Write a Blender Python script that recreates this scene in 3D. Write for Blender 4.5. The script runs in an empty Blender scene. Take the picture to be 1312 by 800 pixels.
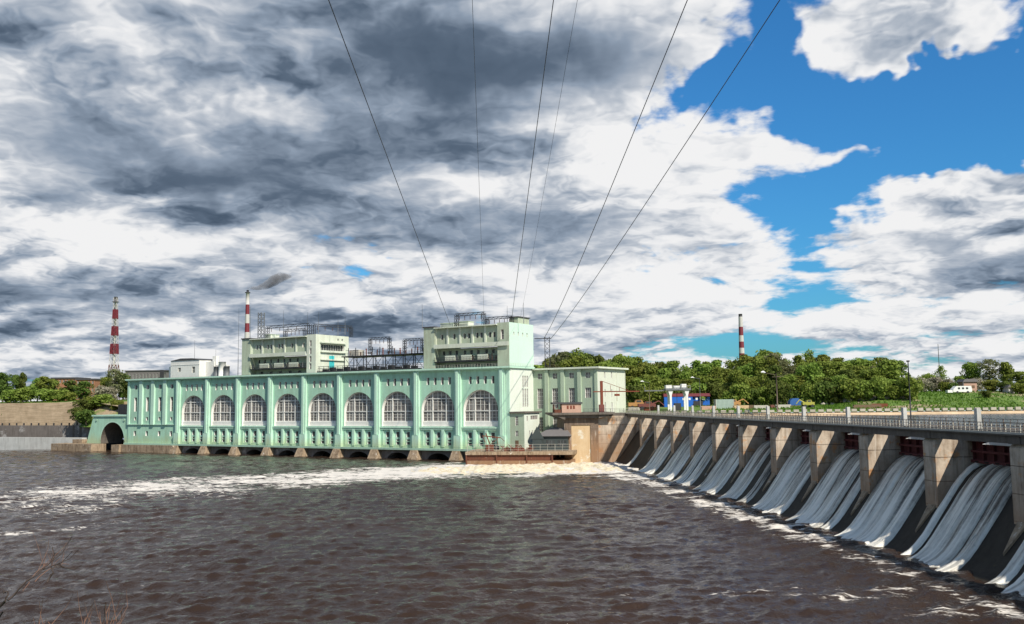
import bpy, math, random
from mathutils import Vector, Matrix, noise
R = math.radians
random.seed(7)
S = bpy.context.scene
COL = S.collection

# ------------------------------------------------------------------ camera
RT = Vector((0.99992811, 0.00114875, -0.01193528))
UP = Vector((0.01199044, -0.09579891, 0.99532849))
FW = Vector((0.0, 0.99540004, 0.0958058))
CAMZ = 17.0
cam_d = bpy.data.cameras.new('camera'); cam = bpy.data.objects.new('camera', cam_d); COL.objects.link(cam)
m3 = Matrix((RT, UP, -FW)).transposed()
cam.matrix_world = Matrix.Translation((0, 0, CAMZ)) @ m3.to_4x4()
cam_d.sensor_width = 36.0; cam_d.lens = 1200/1312*36
cam_d.clip_start = 0.2; cam_d.clip_end = 20000
S.camera = cam

# ------------------------------------------------------------------ sun direction and sky
SUN = Vector((0.43, -0.60, 0.675)).normalized()        # towards the sun
sd = bpy.data.lights.new('sun', 'SUN'); sun = bpy.data.objects.new('sun', sd); COL.objects.link(sun)
sun.rotation_euler = SUN.to_track_quat('Z', 'Y').to_euler()
sd.energy = 5.0; sd.angle = R(0.6); sd.color = (1.0, 0.92, 0.79)
S.view_settings.view_transform = 'Standard'; S.view_settings.look = 'None'
S.view_settings.exposure = 0.2; S.view_settings.gamma = 1.0
S.render.film_transparent = False

def build_sky():
    w = bpy.data.worlds.new('World'); S.world = w; w.use_nodes = True
    nt = w.node_tree; N = nt.nodes; L = nt.links
    N.clear()
    out = N.new('ShaderNodeOutputWorld'); bg = N.new('ShaderNodeBackground'); L.new(bg.outputs[0], out.inputs[0])
    STR = 0.12
    bg.inputs['Strength'].default_value = STR
    sky = N.new('ShaderNodeTexSky'); sky.sky_type = 'NISHITA'; sky.sun_disc = False
    sky.sun_elevation = math.asin(SUN.z); sky.sun_rotation = math.atan2(SUN.x, SUN.y)
    sky.air_density = 1.3; sky.dust_density = 0.6; sky.ozone_density = 3.0
    tc = N.new('ShaderNodeTexCoord')
    def val(x):
        return x
    def M(op, a, b=None, c=None, clamp=False):
        n = N.new('ShaderNodeMath'); n.operation = op; n.use_clamp = clamp
        for i, v in enumerate((a, b, c)):
            if v is None: continue
            if isinstance(v, (int, float)): n.inputs[i].default_value = v
            else: L.new(v, n.inputs[i])
        return n.outputs[0]
    def VM(op, a, b=None):
        n = N.new('ShaderNodeVectorMath'); n.operation = op
        for i, v in enumerate((a, b)):
            if v is None: continue
            if isinstance(v, tuple): n.inputs[i].default_value = v
            else: L.new(v, n.inputs[i])
        return n
    def MR(x, a, b, c=0.0, d=1.0, smooth=True):
        n = N.new('ShaderNodeMapRange'); n.interpolation_type = 'SMOOTHSTEP' if smooth else 'LINEAR'
        L.new(x, n.inputs[0]); n.inputs[1].default_value = a; n.inputs[2].default_value = b
        n.inputs[3].default_value = c; n.inputs[4].default_value = d
        return n.outputs[0]
    def NOISE(v, scale, detail, rough, lac=2.0, dist=0.0):
        n = N.new('ShaderNodeTexNoise'); n.noise_dimensions = '2D'; n.inputs['Scale'].default_value = scale; n.inputs['Detail'].default_value = detail
        n.inputs['Roughness'].default_value = rough; n.inputs['Lacunarity'].default_value = lac; n.inputs['Distortion'].default_value = dist
        L.new(v, n.inputs['Vector']); return n
    sep = N.new('ShaderNodeSeparateXYZ'); L.new(tc.outputs['Generated'], sep.inputs[0])
    x, y, z = sep.outputs
    az = M('MULTIPLY', M('ARCTAN2', x, y), 57.2958); el = M('MULTIPLY', M('ARCSINE', z), 57.2958)
    ae = N.new('ShaderNodeCombineXYZ'); L.new(az, ae.inputs[0]); L.new(el, ae.inputs[1])
    # warp of the hand-set regions so that they have no round outline
    wn = NOISE(ae.outputs[0], 0.13, 4, 0.6)
    wv = VM('MULTIPLY', VM('SUBTRACT', wn.outputs['Color'], (0.5, 0.5, 0.5)).outputs[0], (11, 7, 0)).outputs[0]
    aw = VM('ADD', ae.outputs[0], wv).outputs[0]
    def blob(a, e, sa, se, w, src=aw):
        v = VM('MULTIPLY', VM('SUBTRACT', src, (a, e, 0)).outputs[0], (1/sa, 1/se, 0)).outputs[0]
        d = VM('DOT_PRODUCT', v, v).outputs['Value']
        return M('MULTIPLY', M('EXPONENT', M('MULTIPLY', d, -1.0)), w)
    def total(bl, base):
        s = base
        for b in bl:
            s = M('ADD', blob(*b), s)
        return s
    # cloud deck: the direction met with a flat layer high above
    zz = M('MAXIMUM', z, 0.0)
    k = M('DIVIDE', 1.0, M('ADD', zz, 0.20))
    p = VM('SCALE', tc.outputs['Generated']); L.new(k, p.inputs['Scale'])
    P = VM('MULTIPLY', p.outputs[0], (1, 1, 0)).outputs[0]
    n1 = NOISE(P, 1.7, 7, 0.52, 2.1, 0.15)
    up_ = VM('SCALE', P); up_.inputs['Scale'].default_value = 0.945
    off = VM('ADD', up_.outputs[0], (0.045, -0.02, 0)).outputs[0]
    def VOR(v, scale):
        q = N.new('ShaderNodeTexVoronoi'); q.feature = 'F1'; q.voronoi_dimensions = '2D'; q.inputs['Scale'].default_value = scale
        q.inputs['Detail'].default_value = 3.0; q.inputs['Roughness'].default_value = 0.55
        q.inputs['Lacunarity'].default_value = 2.3; q.normalize = True
        L.new(v, q.inputs['Vector']); return q.outputs['Distance']
    wP = NOISE(P, 2.6, 4, 0.6)
    Pw = VM('ADD', P, VM('MULTIPLY', VM('SUBTRACT', wP.outputs['Color'], (0.5, 0.5, 0.5)).outputs[0], (0.34, 0.34, 0)).outputs[0]).outputs[0]
    Po = VM('SCALE', Pw); Po.inputs['Scale'].default_value = 0.965
    v1 = VOR(Pw, 3.4); v2 = VOR(VM('ADD', Po.outputs[0], (0.02, -0.01, 0)).outputs[0], 3.4)
    puff = M('SUBTRACT', v2, v1)
    n2 = NOISE(off, 1.7, 7, 0.52, 2.1, 0.15)
    big = NOISE(P, 0.6, 3, 0.5)
    nf = NOISE(P, 6.0, 5, 0.60, 2.1, 0.1)
    # regions: blue gaps (minus) and banks of cloud (plus)
    # unseen sky overhead and behind the camera: cloud thinned and dimmed to weaken ambient light
    away = M('MAXIMUM', MR(el, 26, 44), MR(M('ABSOLUTE', az), 42, 75))
    cov = M('SUBTRACT', total(BLUE, 0.16), M('MULTIPLY', away, 0.26))
    dens = M('ADD', M('ADD', M('MULTIPLY', M('SUBTRACT', n1.outputs['Fac'], 0.5), 1.35), M('ADD', M('MULTIPLY', M('SUBTRACT', nf.outputs['Fac'], 0.5), 0.30), M('MULTIPLY', M('SUBTRACT', 0.33, v1), 0.42))), cov)
    alpha = MR(dens, -0.055, 0.11)
    dark = total(DARK, 0.0)
    relief = M('MULTIPLY', M('SUBTRACT', n1.outputs['Fac'], n2.outputs['Fac']), 2.7)
    relief = M('ADD', relief, M('MULTIPLY', puff, PUFF))
    fine = M('MULTIPLY', M('SUBTRACT', nf.outputs['Fac'], 0.5), 0.45)
    thick = MR(dens, 0.02, 0.55)
    t = M('ADD', M('MULTIPLY', M('SUBTRACT', big.outputs['Fac'], 0.5), 0.9), M('MULTIPLY', thick, 0.36))
    br = M('SUBTRACT', 1.0, t)
    calm = M('MAXIMUM', M('SUBTRACT', 1.0, M('MULTIPLY', M('MAXIMUM', dark, 0.0), 1.35)), 0.22)
    br = M('ADD', br, M('MULTIPLY', M('ADD', relief, fine), calm))
    br = M('SUBTRACT', M('SUBTRACT', br, M('MULTIPLY', dark, 0.86)), M('MULTIPLY', away, 0.50))
    # low in the sky the bands of cloud alternate quickly between white tops and grey bases
    br = M('ADD', M('MULTIPLY', M('SUBTRACT', br, 0.5), 0.70), 0.525)
    ramp = N.new('ShaderNodeValToRGB'); L.new(br, ramp.inputs[0])
    e = ramp.color_ramp.elements
    e[0].position = 0.0; e[0].color = (0.055, 0.083, 0.125, 1)
    e[1].position = 1.0; e[1].color = (0.77, 0.77, 0.775, 1)
    for pos, c in ((0.22, (0.092, 0.128, 0.182, 1)), (0.45, (0.235, 0.29, 0.37, 1)), (0.66, (0.42, 0.46, 0.52, 1)), (0.84, (0.66, 0.675, 0.70, 1))):
        q = ramp.color_ramp.elements.new(pos); q.color = c
    cs = VM('SCALE', ramp.outputs[0]); cs.inputs['Scale'].default_value = 1/STR
    # the blue: the sky texture, deepened as the photograph's polarised sky is
    skm = N.new('ShaderNodeMix'); skm.data_type = 'RGBA'; L.new(away, skm.inputs['Factor'])
    skm.inputs['A'].default_value = (*SKYMUL, 1); skm.inputs['B'].default_value = (0.62, 0.72, 0.80, 1)
    sk = VM('MULTIPLY', sky.outputs[0], skm.outputs['Result']).outputs[0]
    mix = N.new('ShaderNodeMix'); mix.data_type = 'RGBA'
    L.new(alpha, mix.inputs['Factor']); L.new(sk, mix.inputs['A']); L.new(cs.outputs[0], mix.inputs['B'])
    L.new(mix.outputs['Result'], bg.inputs['Color'])
    w.cycles.sampling_method = 'MANUAL'; w.cycles.sample_map_resolution = 512

def az_(px): return math.degrees(math.atan((px-656)/1200))
def el_(px, py): return math.degrees(math.atan((516-py)/1200*math.cos(math.radians(az_(px)))))
# azimuth, elevation, half-widths in degrees, weight
def reg(px, py, sx, sy, w): return (az_(px), el_(px, py), sx*0.0445, sy*0.0445, w)
BLUE = [reg(1150, 130, 190, 60, -0.62), reg(1260, 120, 120, 60, -0.35), reg(1000, 60, 60, 60, -0.30), reg(1090, 280, 110, 60, -0.40),
        reg(1160, 40, 110, 40, 0.62), reg(1040, 170, 90, 30, 0.22), reg(1260, 150, 110, 50, -0.40), reg(1230, 200, 50, 30, -0.2), reg(1270, 280, 110, 60, 0.55), reg(1110, 205, 70, 18, 0.26),
        reg(910, 100, 45, 18, -0.40), reg(510, 350, 110, 36, -0.26), reg(480, 310, 60, 14, -0.18), reg(830, 390, 160, 24, -0.09), reg(1050, 370, 80, 30, -0.1),
        reg(560, 90, 380, 190, 0.40), reg(150, 200, 260, 200, 0.30), reg(640, 290, 260, 70, 0.25), reg(60, 400, 220, 110, 0.35), reg(20, 40, 90, 60, 0.3), reg(480, 430, 120, 40, 0.4)]
DARK = [reg(580, 60, 230, 75, 0.70), reg(780, 70, 120, 60, 0.34), reg(230, 190, 230, 45, 0.50), reg(480, 170, 160, 45, 0.30), reg(300, 235, 170, 26, 0.35),
        reg(640, 290, 210, 42, 0.48), reg(60, 370, 230, 22, 0.42), reg(300, 320, 200, 20, 0.10), reg(1250, 335, 130, 26, 0.38), reg(880, 345, 140, 18, 0.25),
        reg(40, 230, 90, 24, 0.22), reg(130, 60, 130, 30, -0.12), reg(90, 280, 160, 32, -0.30), reg(530, 10, 60, 14, -0.3), reg(640, 372, 170, 26, -0.30),
        reg(850, 200, 150, 90, -0.22), reg(250, 105, 90, 20, -0.16), reg(1100, 400, 300, 20, -0.15)]
SKYMUL = (0.19, 0.57, 0.90)
PUFF = 2.3
build_sky()

# ------------------------------------------------------------------ helpers
def at(px, py, D):
    """world point at depth D (metres north) seen in the given direction"""
    v = FW + RT*((px-656)/1200) + UP*((400-py)/1200)
    return Vector((v.x/v.y*D, D, CAMZ + v.z/v.y*D))

def tag(o, label=None, cat=None, group=None, kind=None):
    if label: o['label'] = label
    if cat: o['category'] = cat
    if group: o['group'] = group
    if kind: o['kind'] = kind
    return o
def empty(name, loc=(0, 0, 0), rz=0.0, label=None, cat=None, group=None):
    o = bpy.data.objects.new(name, None); COL.objects.link(o)
    o.location = loc; o.rotation_euler = (0, 0, rz); o.empty_display_size = 1
    return tag(o, label, cat, group)

class MB:
    def __init__(s): s.v = []; s.f = []; s.uv = None; s.sm = []
    def q(s, *pts, smooth=False):
        i = len(s.v); s.v += [tuple(p) for p in pts]; s.f.append(tuple(range(i, i+len(pts)))); s.sm.append(smooth); return s
    def box(s, x0, x1, y0, y1, z0, z1, M=None):
        c = [Vector((x, y, z)) for x in (x0, x1) for y in (y0, y1) for z in (z0, z1)]
        if M is not None: c = [M @ p for p in c]
        i = len(s.v); s.v += [tuple(p) for p in c]
        for f in ((0, 1, 3, 2), (4, 6, 7, 5), (0, 4, 5, 1), (2, 3, 7, 6), (0, 2, 6, 4), (1, 5, 7, 3)):
            s.f.append(tuple(i+k for k in f)); s.sm.append(False)
        return s
    def bar(s, a, b, w, h=None, up=Vector((0, 0, 1))):
        a = Vector(a); b = Vector(b); d = b-a; L = d.length
        if L < 1e-6: return s
        d.normalize(); h = h or w
        if abs(d.dot(up)) > 0.98: up = Vector((0, 1, 0))
        x = d.cross(up).normalized(); u = x.cross(d)
        M = Matrix((x, d, u)).transposed().to_4x4(); M.translation = a
        return s.box(-w/2, w/2, 0, L, -h/2, h/2, M)
    def tube(s, pts, r, n=8, cap=True):
        pts = [Vector(p) for p in pts]; k = len(pts)
        rs = r if isinstance(r, (list, tuple)) else [r]*k
        i0 = len(s.v); pu = None
        for j, p in enumerate(pts):
            d = (pts[min(j+1, k-1)]-pts[max(j-1, 0)]).normalized()
            u = Vector((0, 0, 1)) if abs(d.z) < 0.95 else Vector((1, 0, 0))
            if pu is not None and pu.cross(d).length > 0.1: u = pu
            x = d.cross(u).normalized(); yv = x.cross(d); pu = yv
            for a in range(n):
                t = 2*math.pi*a/n
                s.v.append(tuple(p + x*math.cos(t)*rs[j] + yv*math.sin(t)*rs[j]))
        for j in range(k-1):
            for a in range(n):
                b = (a+1) % n
                s.f.append((i0+j*n+a, i0+j*n+b, i0+(j+1)*n+b, i0+(j+1)*n+a)); s.sm.append(True)
        if cap:
            s.f.append(tuple(i0+a for a in range(n))); s.sm.append(False)
            s.f.append(tuple(i0+(k-1)*n+a for a in reversed(range(n)))); s.sm.append(False)
        return s
    def prism(s, poly, axis, a0, a1):
        """poly: (u,v) list; axis 'y': u=x v=z; axis 'x': u=y v=z; axis 'z': u=x v=y"""
        def P(u, v, w): return {'y': (u, w, v), 'x': (w, u, v), 'z': (u, v, w)}[axis]
        n = len(poly)
        s.q(*[P(u, v, a0) for u, v in poly]); s.q(*[P(u, v, a1) for u, v in reversed(poly)])
        for i in range(n):
            (u, v), (U, V) = poly[i], poly[(i+1) % n]
            s.q(P(u, v, a0), P(u, v, a1), P(U, V, a1), P(U, V, a0))
        return s
    def build(s, name, mat, parent=None, kind=None, label=None, cat=None, group=None, smooth=None):
        me = bpy.data.meshes.new(name); me.from_pydata(s.v, [], s.f)
        if smooth is not None: me.polygons.foreach_set('use_smooth', [smooth]*len(s.f))
        else: me.polygons.foreach_set('use_smooth', s.sm)
        me.materials.append(mat)
        me.validate(); me.update()
        o = bpy.data.objects.new(name, me); COL.objects.link(o)
        if parent: o.parent = parent
        return tag(o, label, cat, group, kind)

def children(o): return [c for c in bpy.data.objects if c.parent == o]
def copy_tree(o, parent=None):
    c = o.copy(); COL.objects.link(c); c.parent = parent
    for ch in children(o): copy_tree(ch, c)
    return c

# ------------------------------------------------------------------ materials
MATS = {}
def nodes(name):
    m = bpy.data.materials.new(name); m.use_nodes = True
    nt = m.node_tree; nt.nodes.clear()
    o = nt.nodes.new('ShaderNodeOutputMaterial'); b = nt.nodes.new('ShaderNodeBsdfPrincipled')
    nt.links.new(b.outputs[0], o.inputs[0])
    return m, nt, b, o
def mapped(nt, scale=(1, 1, 1), src='Object', rot=(0, 0, 0)):
    tc = nt.nodes.new('ShaderNodeTexCoord'); mp = nt.nodes.new('ShaderNodeMapping')
    mp.inputs['Scale'].default_value = scale; mp.inputs['Rotation'].default_value = rot
    if src == 'World':
        g = nt.nodes.new('ShaderNodeNewGeometry'); nt.links.new(g.outputs['Position'], mp.inputs[0])
    else: nt.links.new(tc.outputs[src], mp.inputs[0])
    return mp.outputs[0]
def tnoise(nt, vec, scale, detail=4, rough=0.55, dist=0.0):
    n = nt.nodes.new('ShaderNodeTexNoise'); n.inputs['Scale'].default_value = scale
    n.inputs['Detail'].default_value = detail; n.inputs['Roughness'].default_value = rough; n.inputs['Distortion'].default_value = dist
    nt.links.new(vec, n.inputs['Vector']); return n.outputs['Fac']
def ramp(nt, fac, stops):
    r = nt.nodes.new('ShaderNodeValToRGB'); nt.links.new(fac, r.inputs[0]); e = r.color_ramp.elements
    def c4(c): return (c, c, c, 1) if isinstance(c, (int, float)) else (*c[:3], 1)
    e[0].position, e[0].color = stops[0][0], c4(stops[0][1]); e[1].position, e[1].color = stops[-1][0], c4(stops[-1][1])
    for p, c in stops[1:-1]:
        q = e.new(p); q.color = c4(c)
    return r.outputs[0]
def mixc(nt, fac, a, b, mode='MIX'):
    m = nt.nodes.new('ShaderNodeMix'); m.data_type = 'RGBA'; m.blend_type = mode
    for sock, v in (('Factor', fac), ('A', a), ('B', b)):
        if isinstance(v, (int, float)): m.inputs[sock].default_value = v
        elif isinstance(v, tuple): m.inputs[sock].default_value = (*v[:3], 1)
        else: nt.links.new(v, m.inputs[sock])
    return m.outputs['Result']
def nmath(nt, op, a, b=None, clamp=False):
    m = nt.nodes.new('ShaderNodeMath'); m.operation = op; m.use_clamp = clamp
    for i, v in enumerate((a, b)):
        if v is None: continue
        if isinstance(v, (int, float)): m.inputs[i].default_value = v
        else: nt.links.new(v, m.inputs[i])
    return m.outputs[0]
def bump(nt, b, h, strength, dist=0.1):
    n = nt.nodes.new('ShaderNodeBump'); n.inputs['Strength'].default_value = strength; n.inputs['Distance'].default_value = dist
    nt.links.new(h, n.inputs['Height']); nt.links.new(n.outputs[0], b.inputs['Normal']); return n

def weathered(name, col, stain=(0.25, 0.2, 0.14), amount=0.35, rough=0.8, vscale=1.0, spots=None, bmp=0.3, spec=0.25, hband=False, joints=0, grime=False):
    """paint or render with vertical streaks of dirt, blotches and fine grain"""
    m, nt, b, o = nodes(name)
    v1 = mapped(nt, (0.9*vscale, 0.9*vscale, 0.10*vscale) if not hband else (0.12, 0.12, 1.6), 'World'); v2 = mapped(nt, (1, 1, 1), 'World')
    s1 = ramp(nt, tnoise(nt, v1, 1.0, 6, 0.65), [(0.42, 0), (0.75, 1)])
    s2 = ramp(nt, tnoise(nt, v2, 0.22*vscale, 6, 0.7), [(0.40, 0), (0.72, 1)])
    f = nmath(nt, 'MULTIPLY', nmath(nt, 'ADD', nmath(nt, 'MULTIPLY', s1, 0.7), nmath(nt, 'MULTIPLY', s2, 0.6)), amount, True)
    c = mixc(nt, f, col, stain)
    g = tnoise(nt, v2, 3.1*vscale, 4, 0.7)
    c = mixc(nt, 0.16, c, ramp(nt, g, [(0.3, 0.25), (0.7, 1.0)]), 'MULTIPLY')
    if spots:
        sp = ramp(nt, tnoise(nt, v2, spots[1], 5, 0.7), [(spots[2], 0), (spots[2]+0.08, 1)])
        c = mixc(nt, sp, c, spots[0])
    if grime:
        sg = nt.nodes.new('ShaderNodeSeparateXYZ'); nt.links.new(v2, sg.inputs[0])
        gm = nt.nodes.new('ShaderNodeMapRange'); nt.links.new(nmath(nt, 'SUBTRACT', sg.outputs[2], nmath(nt, 'MULTIPLY', s1, 2.2)), gm.inputs[0])
        gm.inputs[1].default_value = 6.2; gm.inputs[2].default_value = 3.4; gm.inputs[3].default_value = 0.0; gm.inputs[4].default_value = 0.6
        c = mixc(nt, gm.outputs[0], c, (0.40, 0.44, 0.24))
        dr = ramp(nt, tnoise(nt, mapped(nt, (1.6, 1.6, 0.05), 'World'), 1.0, 5, 0.7), [(0.56, 0), (0.68, 1)])
        c = mixc(nt, nmath(nt, 'MULTIPLY', dr, 0.30), c, (0.22, 0.28, 0.20))
    if joints:
        sx = nt.nodes.new('ShaderNodeSeparateXYZ'); nt.links.new(v2, sx.inputs[0])
        fr = nmath(nt, 'FRACT', nmath(nt, 'DIVIDE', nmath(nt, 'ADD', sx.outputs[2], nmath(nt, 'MULTIPLY', s2, 0.06)), joints))
        c = mixc(nt, nmath(nt, 'MULTIPLY', nmath(nt, 'LESS_THAN', fr, 0.04), 0.7), c, (0.07, 0.05, 0.035))
        low = nt.nodes.new('ShaderNodeMapRange'); nt.links.new(nmath(nt, 'ADD', sx.outputs[2], nmath(nt, 'MULTIPLY', s1, 2.5)), low.inputs[0])
        low.inputs[1].default_value = 10.5; low.inputs[2].default_value = 5.0; low.inputs[3].default_value = 0.0; low.inputs[4].default_value = 0.72
        c = mixc(nt, low.outputs[0], c, (0.30, 0.17, 0.09))
        lim = ramp(nt, tnoise(nt, mapped(nt, (2.3, 2.3, 0.22), 'World'), 1.0, 5, 0.6), [(0.60, 0), (0.70, 1)])
        c = mixc(nt, nmath(nt, 'MULTIPLY', lim, 0.45), c, (0.66, 0.61, 0.54))
    nt.links.new(c, b.inputs['Base Color']); b.inputs['Roughness'].default_value = rough
    b.inputs['Specular IOR Level'].default_value = spec
    bump(nt, b, g, bmp, 0.05)
    MATS[name] = m; return m
def plain(name, col, rough=0.6, metal=0.0, var=0.2, scale=1.5):
    m, nt, b, o = nodes(name)
    v = mapped(nt, (1, 1, 1), 'World')
    c = mixc(nt, var, col, ramp(nt, tnoise(nt, v, scale, 5, 0.65), [(0.3, 0.3), (0.7, 1.0)]), 'MULTIPLY')
    nt.links.new(c, b.inputs['Base Color']); b.inputs['Roughness'].default_value = rough; b.inputs['Metallic'].default_value = metal
    MATS[name] = m; return m

weathered('mint', (0.42, 0.69, 0.53), (0.27, 0.38, 0.26), 0.55, spots=((0.55, 0.66, 0.52), 0.9, 0.70), grime=True)
weathered('mint_light', (0.52, 0.77, 0.62), (0.30, 0.42, 0.31), 0.42, grime=True)
weathered('mint_trim', (0.36, 0.56, 0.44), (0.24, 0.26, 0.20), 0.5)
weathered('end_white', (0.70, 0.76, 0.68), (0.42, 0.45, 0.34), 0.30)
weathered('annexe', (0.42, 0.52, 0.40), (0.28, 0.30, 0.19), 0.40)
weathered('annexe_end', (0.64, 0.68, 0.58), (0.40, 0.38, 0.28), 0.35)
weathered('tower_wall', (0.47, 0.55, 0.42), (0.24, 0.23, 0.16), 0.55)
weathered('tower_pale', (0.66, 0.72, 0.61), (0.36, 0.34, 0.25), 0.40)
weathered('tower_end', (0.56, 0.76, 0.64), (0.45, 0.52, 0.42), 0.25)
weathered('white_paint', (0.78, 0.78, 0.74), (0.45, 0.42, 0.36), 0.30)
weathered('old_concrete', (0.22, 0.165, 0.125), (0.06, 0.04, 0.03), 0.85, vscale=1.6, spots=((0.36, 0.19, 0.10), 0.5, 0.62), joints=3.1)
weathered('pier_concrete', (0.62, 0.53, 0.43), (0.14, 0.085, 0.05), 0.95, vscale=1.7, spots=((0.50, 0.26, 0.12), 0.45, 0.57), joints=2.6)
weathered('stone_base', (0.42, 0.32, 0.22), (0.09, 0.055, 0.03), 1.0, vscale=2.4, spots=((0.62, 0.56, 0.48), 0.7, 0.60))
weathered('deck_concrete', (0.16, 0.14, 0.12), (0.05, 0.042, 0.035), 0.7, vscale=1.4)
weathered('pale_wall', (0.58, 0.58, 0.55), (0.25, 0.24, 0.22), 0.6, vscale=1.5)
weathered('dark_wall', (0.22, 0.19, 0.17), (0.05, 0.045, 0.04), 0.6, vscale=1.0, spots=((0.36, 0.34, 0.32), 0.13, 0.56))
weathered('sand_wall', (0.66, 0.50, 0.33), (0.28, 0.20, 0.12), 0.9, vscale=0.8, hband=True)
weathered('rust', (0.17, 0.06, 0.035), (0.06, 0.035, 0.025), 0.7, vscale=2.5, spots=((0.42, 0.30, 0.20), 1.2, 0.62))
weathered('rust_red', (0.20, 0.055, 0.03), (0.12, 0.04, 0.03), 0.5, vscale=3)
weathered('gate_red', (0.15, 0.045, 0.05), (0.06, 0.025, 0.025), 0.5, vscale=2)
weathered('brick', (0.34, 0.16, 0.09), (0.22, 0.12, 0.08), 0.5)
weathered('pink_render', (0.52, 0.33, 0.25), (0.28, 0.20, 0.16), 0.5)
weathered('ochre', (0.60, 0.46, 0.29), (0.42, 0.25, 0.11), 0.55, vscale=1.6, spots=((0.62, 0.58, 0.48), 0.35, 0.58))
weathered('wet_spill', (0.050, 0.042, 0.032), (0.018, 0.014, 0.010), 0.8, rough=0.65, vscale=1.2, spots=((0.10, 0.075, 0.035), 0.4, 0.64), spec=0.15)
weathered('blue_sheet', (0.02, 0.13, 0.52), (0.02, 0.08, 0.3), 0.3, rough=0.5)
weathered('red_roof', (0.20, 0.05, 0.065), (0.2, 0.05, 0.05), 0.3)
weathered('boulder', (0.55, 0.50, 0.43), (0.28, 0.22, 0.16), 0.5)
plain('steel_dark', (0.035, 0.035, 0.04), 0.6, 0.2)
plain('steel_grey', (0.16, 0.17, 0.18), 0.6, 0.2)
plain('rail_pale', (0.46, 0.44, 0.38), 0.7)
plain('rail_brown', (0.13, 0.10, 0.075), 0.7)
plain('roof_felt', (0.06, 0.06, 0.065), 0.9)
plain('slate', (0.15, 0.14, 0.14), 0.8)
plain('white_metal', (0.80, 0.80, 0.78), 0.5)
plain('lens_pale', (0.85, 0.84, 0.80), 0.8)
plain('teal', (0.05, 0.48, 0.50), 0.6)
plain('tower_red', (0.17, 0.018, 0.03), 0.7)
plain('chim_white', (0.50, 0.49, 0.47), 0.8)
plain('orange', (0.42, 0.22, 0.07), 0.6)
plain('yellow', (0.38, 0.36, 0.06), 0.6)
plain('red_paint', (0.17, 0.05, 0.04), 0.6)
plain('tarp', (0.02, 0.10, 0.32), 0.6)
plain('aqua', (0.33, 0.42, 0.38), 0.7)
plain('insulator', (0.10, 0.045, 0.03), 0.3)
plain('wood', (0.16, 0.10, 0.06), 0.8)
plain('wire', (0.05, 0.055, 0.06), 0.5)
plain('pole_wood', (0.15, 0.11, 0.085), 0.9)
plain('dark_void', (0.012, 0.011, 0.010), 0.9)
plain('hut_dark', (0.045, 0.06, 0.06), 0.7)

def glass_mat(name, col, rough=0.12):
    m, nt, b, o = nodes(name)
    v = mapped(nt, (1, 1, 1), 'World')
    n = tnoise(nt, v, 0.55, 3, 0.6)
    c = mixc(nt, ramp(nt, n, [(0.35, 0), (0.65, 1)]), col, tuple(k*2.4 for k in col))
    sn = nt.nodes.new('ShaderNodeVectorMath'); sn.operation = 'SNAP'; nt.links.new(mapped(nt, (1, 0, 1), 'Object'), sn.inputs[0]); sn.inputs[1].default_value = (1.32, 1, 1.9)
    wn = nt.nodes.new('ShaderNodeTexWhiteNoise'); nt.links.new(sn.outputs[0], wn.inputs['Vector'])
    c = mixc(nt, ramp(nt, wn.outputs['Value'], [(0.3, 0), (0.95, 1)]), c, tuple(min(1, k*3.4) for k in col))
    nt.links.new(c, b.inputs['Base Color']); b.inputs['Roughness'].default_value = rough; b.inputs['IOR'].default_value = 1.5
    bump(nt, b, tnoise(nt, v, 0.8, 2), 0.25, 0.1)
    MATS[name] = m
glass_mat('glass', (0.075, 0.070, 0.066), 0.25)
glass_mat('glass_dark', (0.02, 0.022, 0.022), 0.25)

def leaf_mat(name, c0, c1, c2):
    m, nt, b, o = nodes(name)
    v = mapped(nt, (1, 1, 1), 'World')
    oi = nt.nodes.new('ShaderNodeObjectInfo')
    n = tnoise(nt, v, 0.45, 4, 0.7)
    c = ramp(nt, n, [(0.32, c0), (0.5, c1), (0.7, c2)])
    hv = nt.nodes.new('ShaderNodeHueSaturation'); nt.links.new(c, hv.inputs['Color'])
    nt.links.new(nmath(nt, 'ADD', nmath(nt, 'MULTIPLY', oi.outputs['Random'], 0.05), 0.475), hv.inputs['Hue'])
    nt.links.new(nmath(nt, 'ADD', nmath(nt, 'MULTIPLY', oi.outputs['Random'], 0.5), 0.75), hv.inputs['Value'])
    nt.links.new(hv.outputs[0], b.inputs['Base Color']); b.inputs['Roughness'].default_value = 0.75
    b.inputs['Specular IOR Level'].default_value = 0.2
    tr = nt.nodes.new('ShaderNodeBsdfTranslucent'); nt.links.new(hv.outputs[0], tr.inputs['Color'])
    mx = nt.nodes.new('ShaderNodeMixShader'); mx.inputs[0].default_value = 0.42
    nt.links.new(b.outputs[0], mx.inputs[1]); nt.links.new(tr.outputs[0], mx.inputs[2]); nt.links.new(mx.outputs[0], o.inputs[0])
    MATS[name] = m
leaf_mat('leaf', (0.10, 0.145, 0.022), (0.20, 0.26, 0.045), (0.31, 0.37, 0.09))
leaf_mat('leaf_dark', (0.055, 0.085, 0.018), (0.11, 0.15, 0.03), (0.18, 0.225, 0.05))
leaf_mat('leaf_olive', (0.09, 0.10, 0.04), (0.17, 0.18, 0.08), (0.28, 0.27, 0.15))
leaf_mat('blossom', (0.14, 0.15, 0.08), (0.30, 0.28, 0.20), (0.52, 0.48, 0.40))
leaf_mat('grass_leaf', (0.05, 0.10, 0.012), (0.10, 0.18, 0.02), (0.16, 0.25, 0.04))
plain('bark', (0.09, 0.07, 0.05), 0.9)
plain('twig', (0.17, 0.09, 0.06), 0.8)
plain('twig_dark', (0.05, 0.035, 0.03), 0.8)

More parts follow.
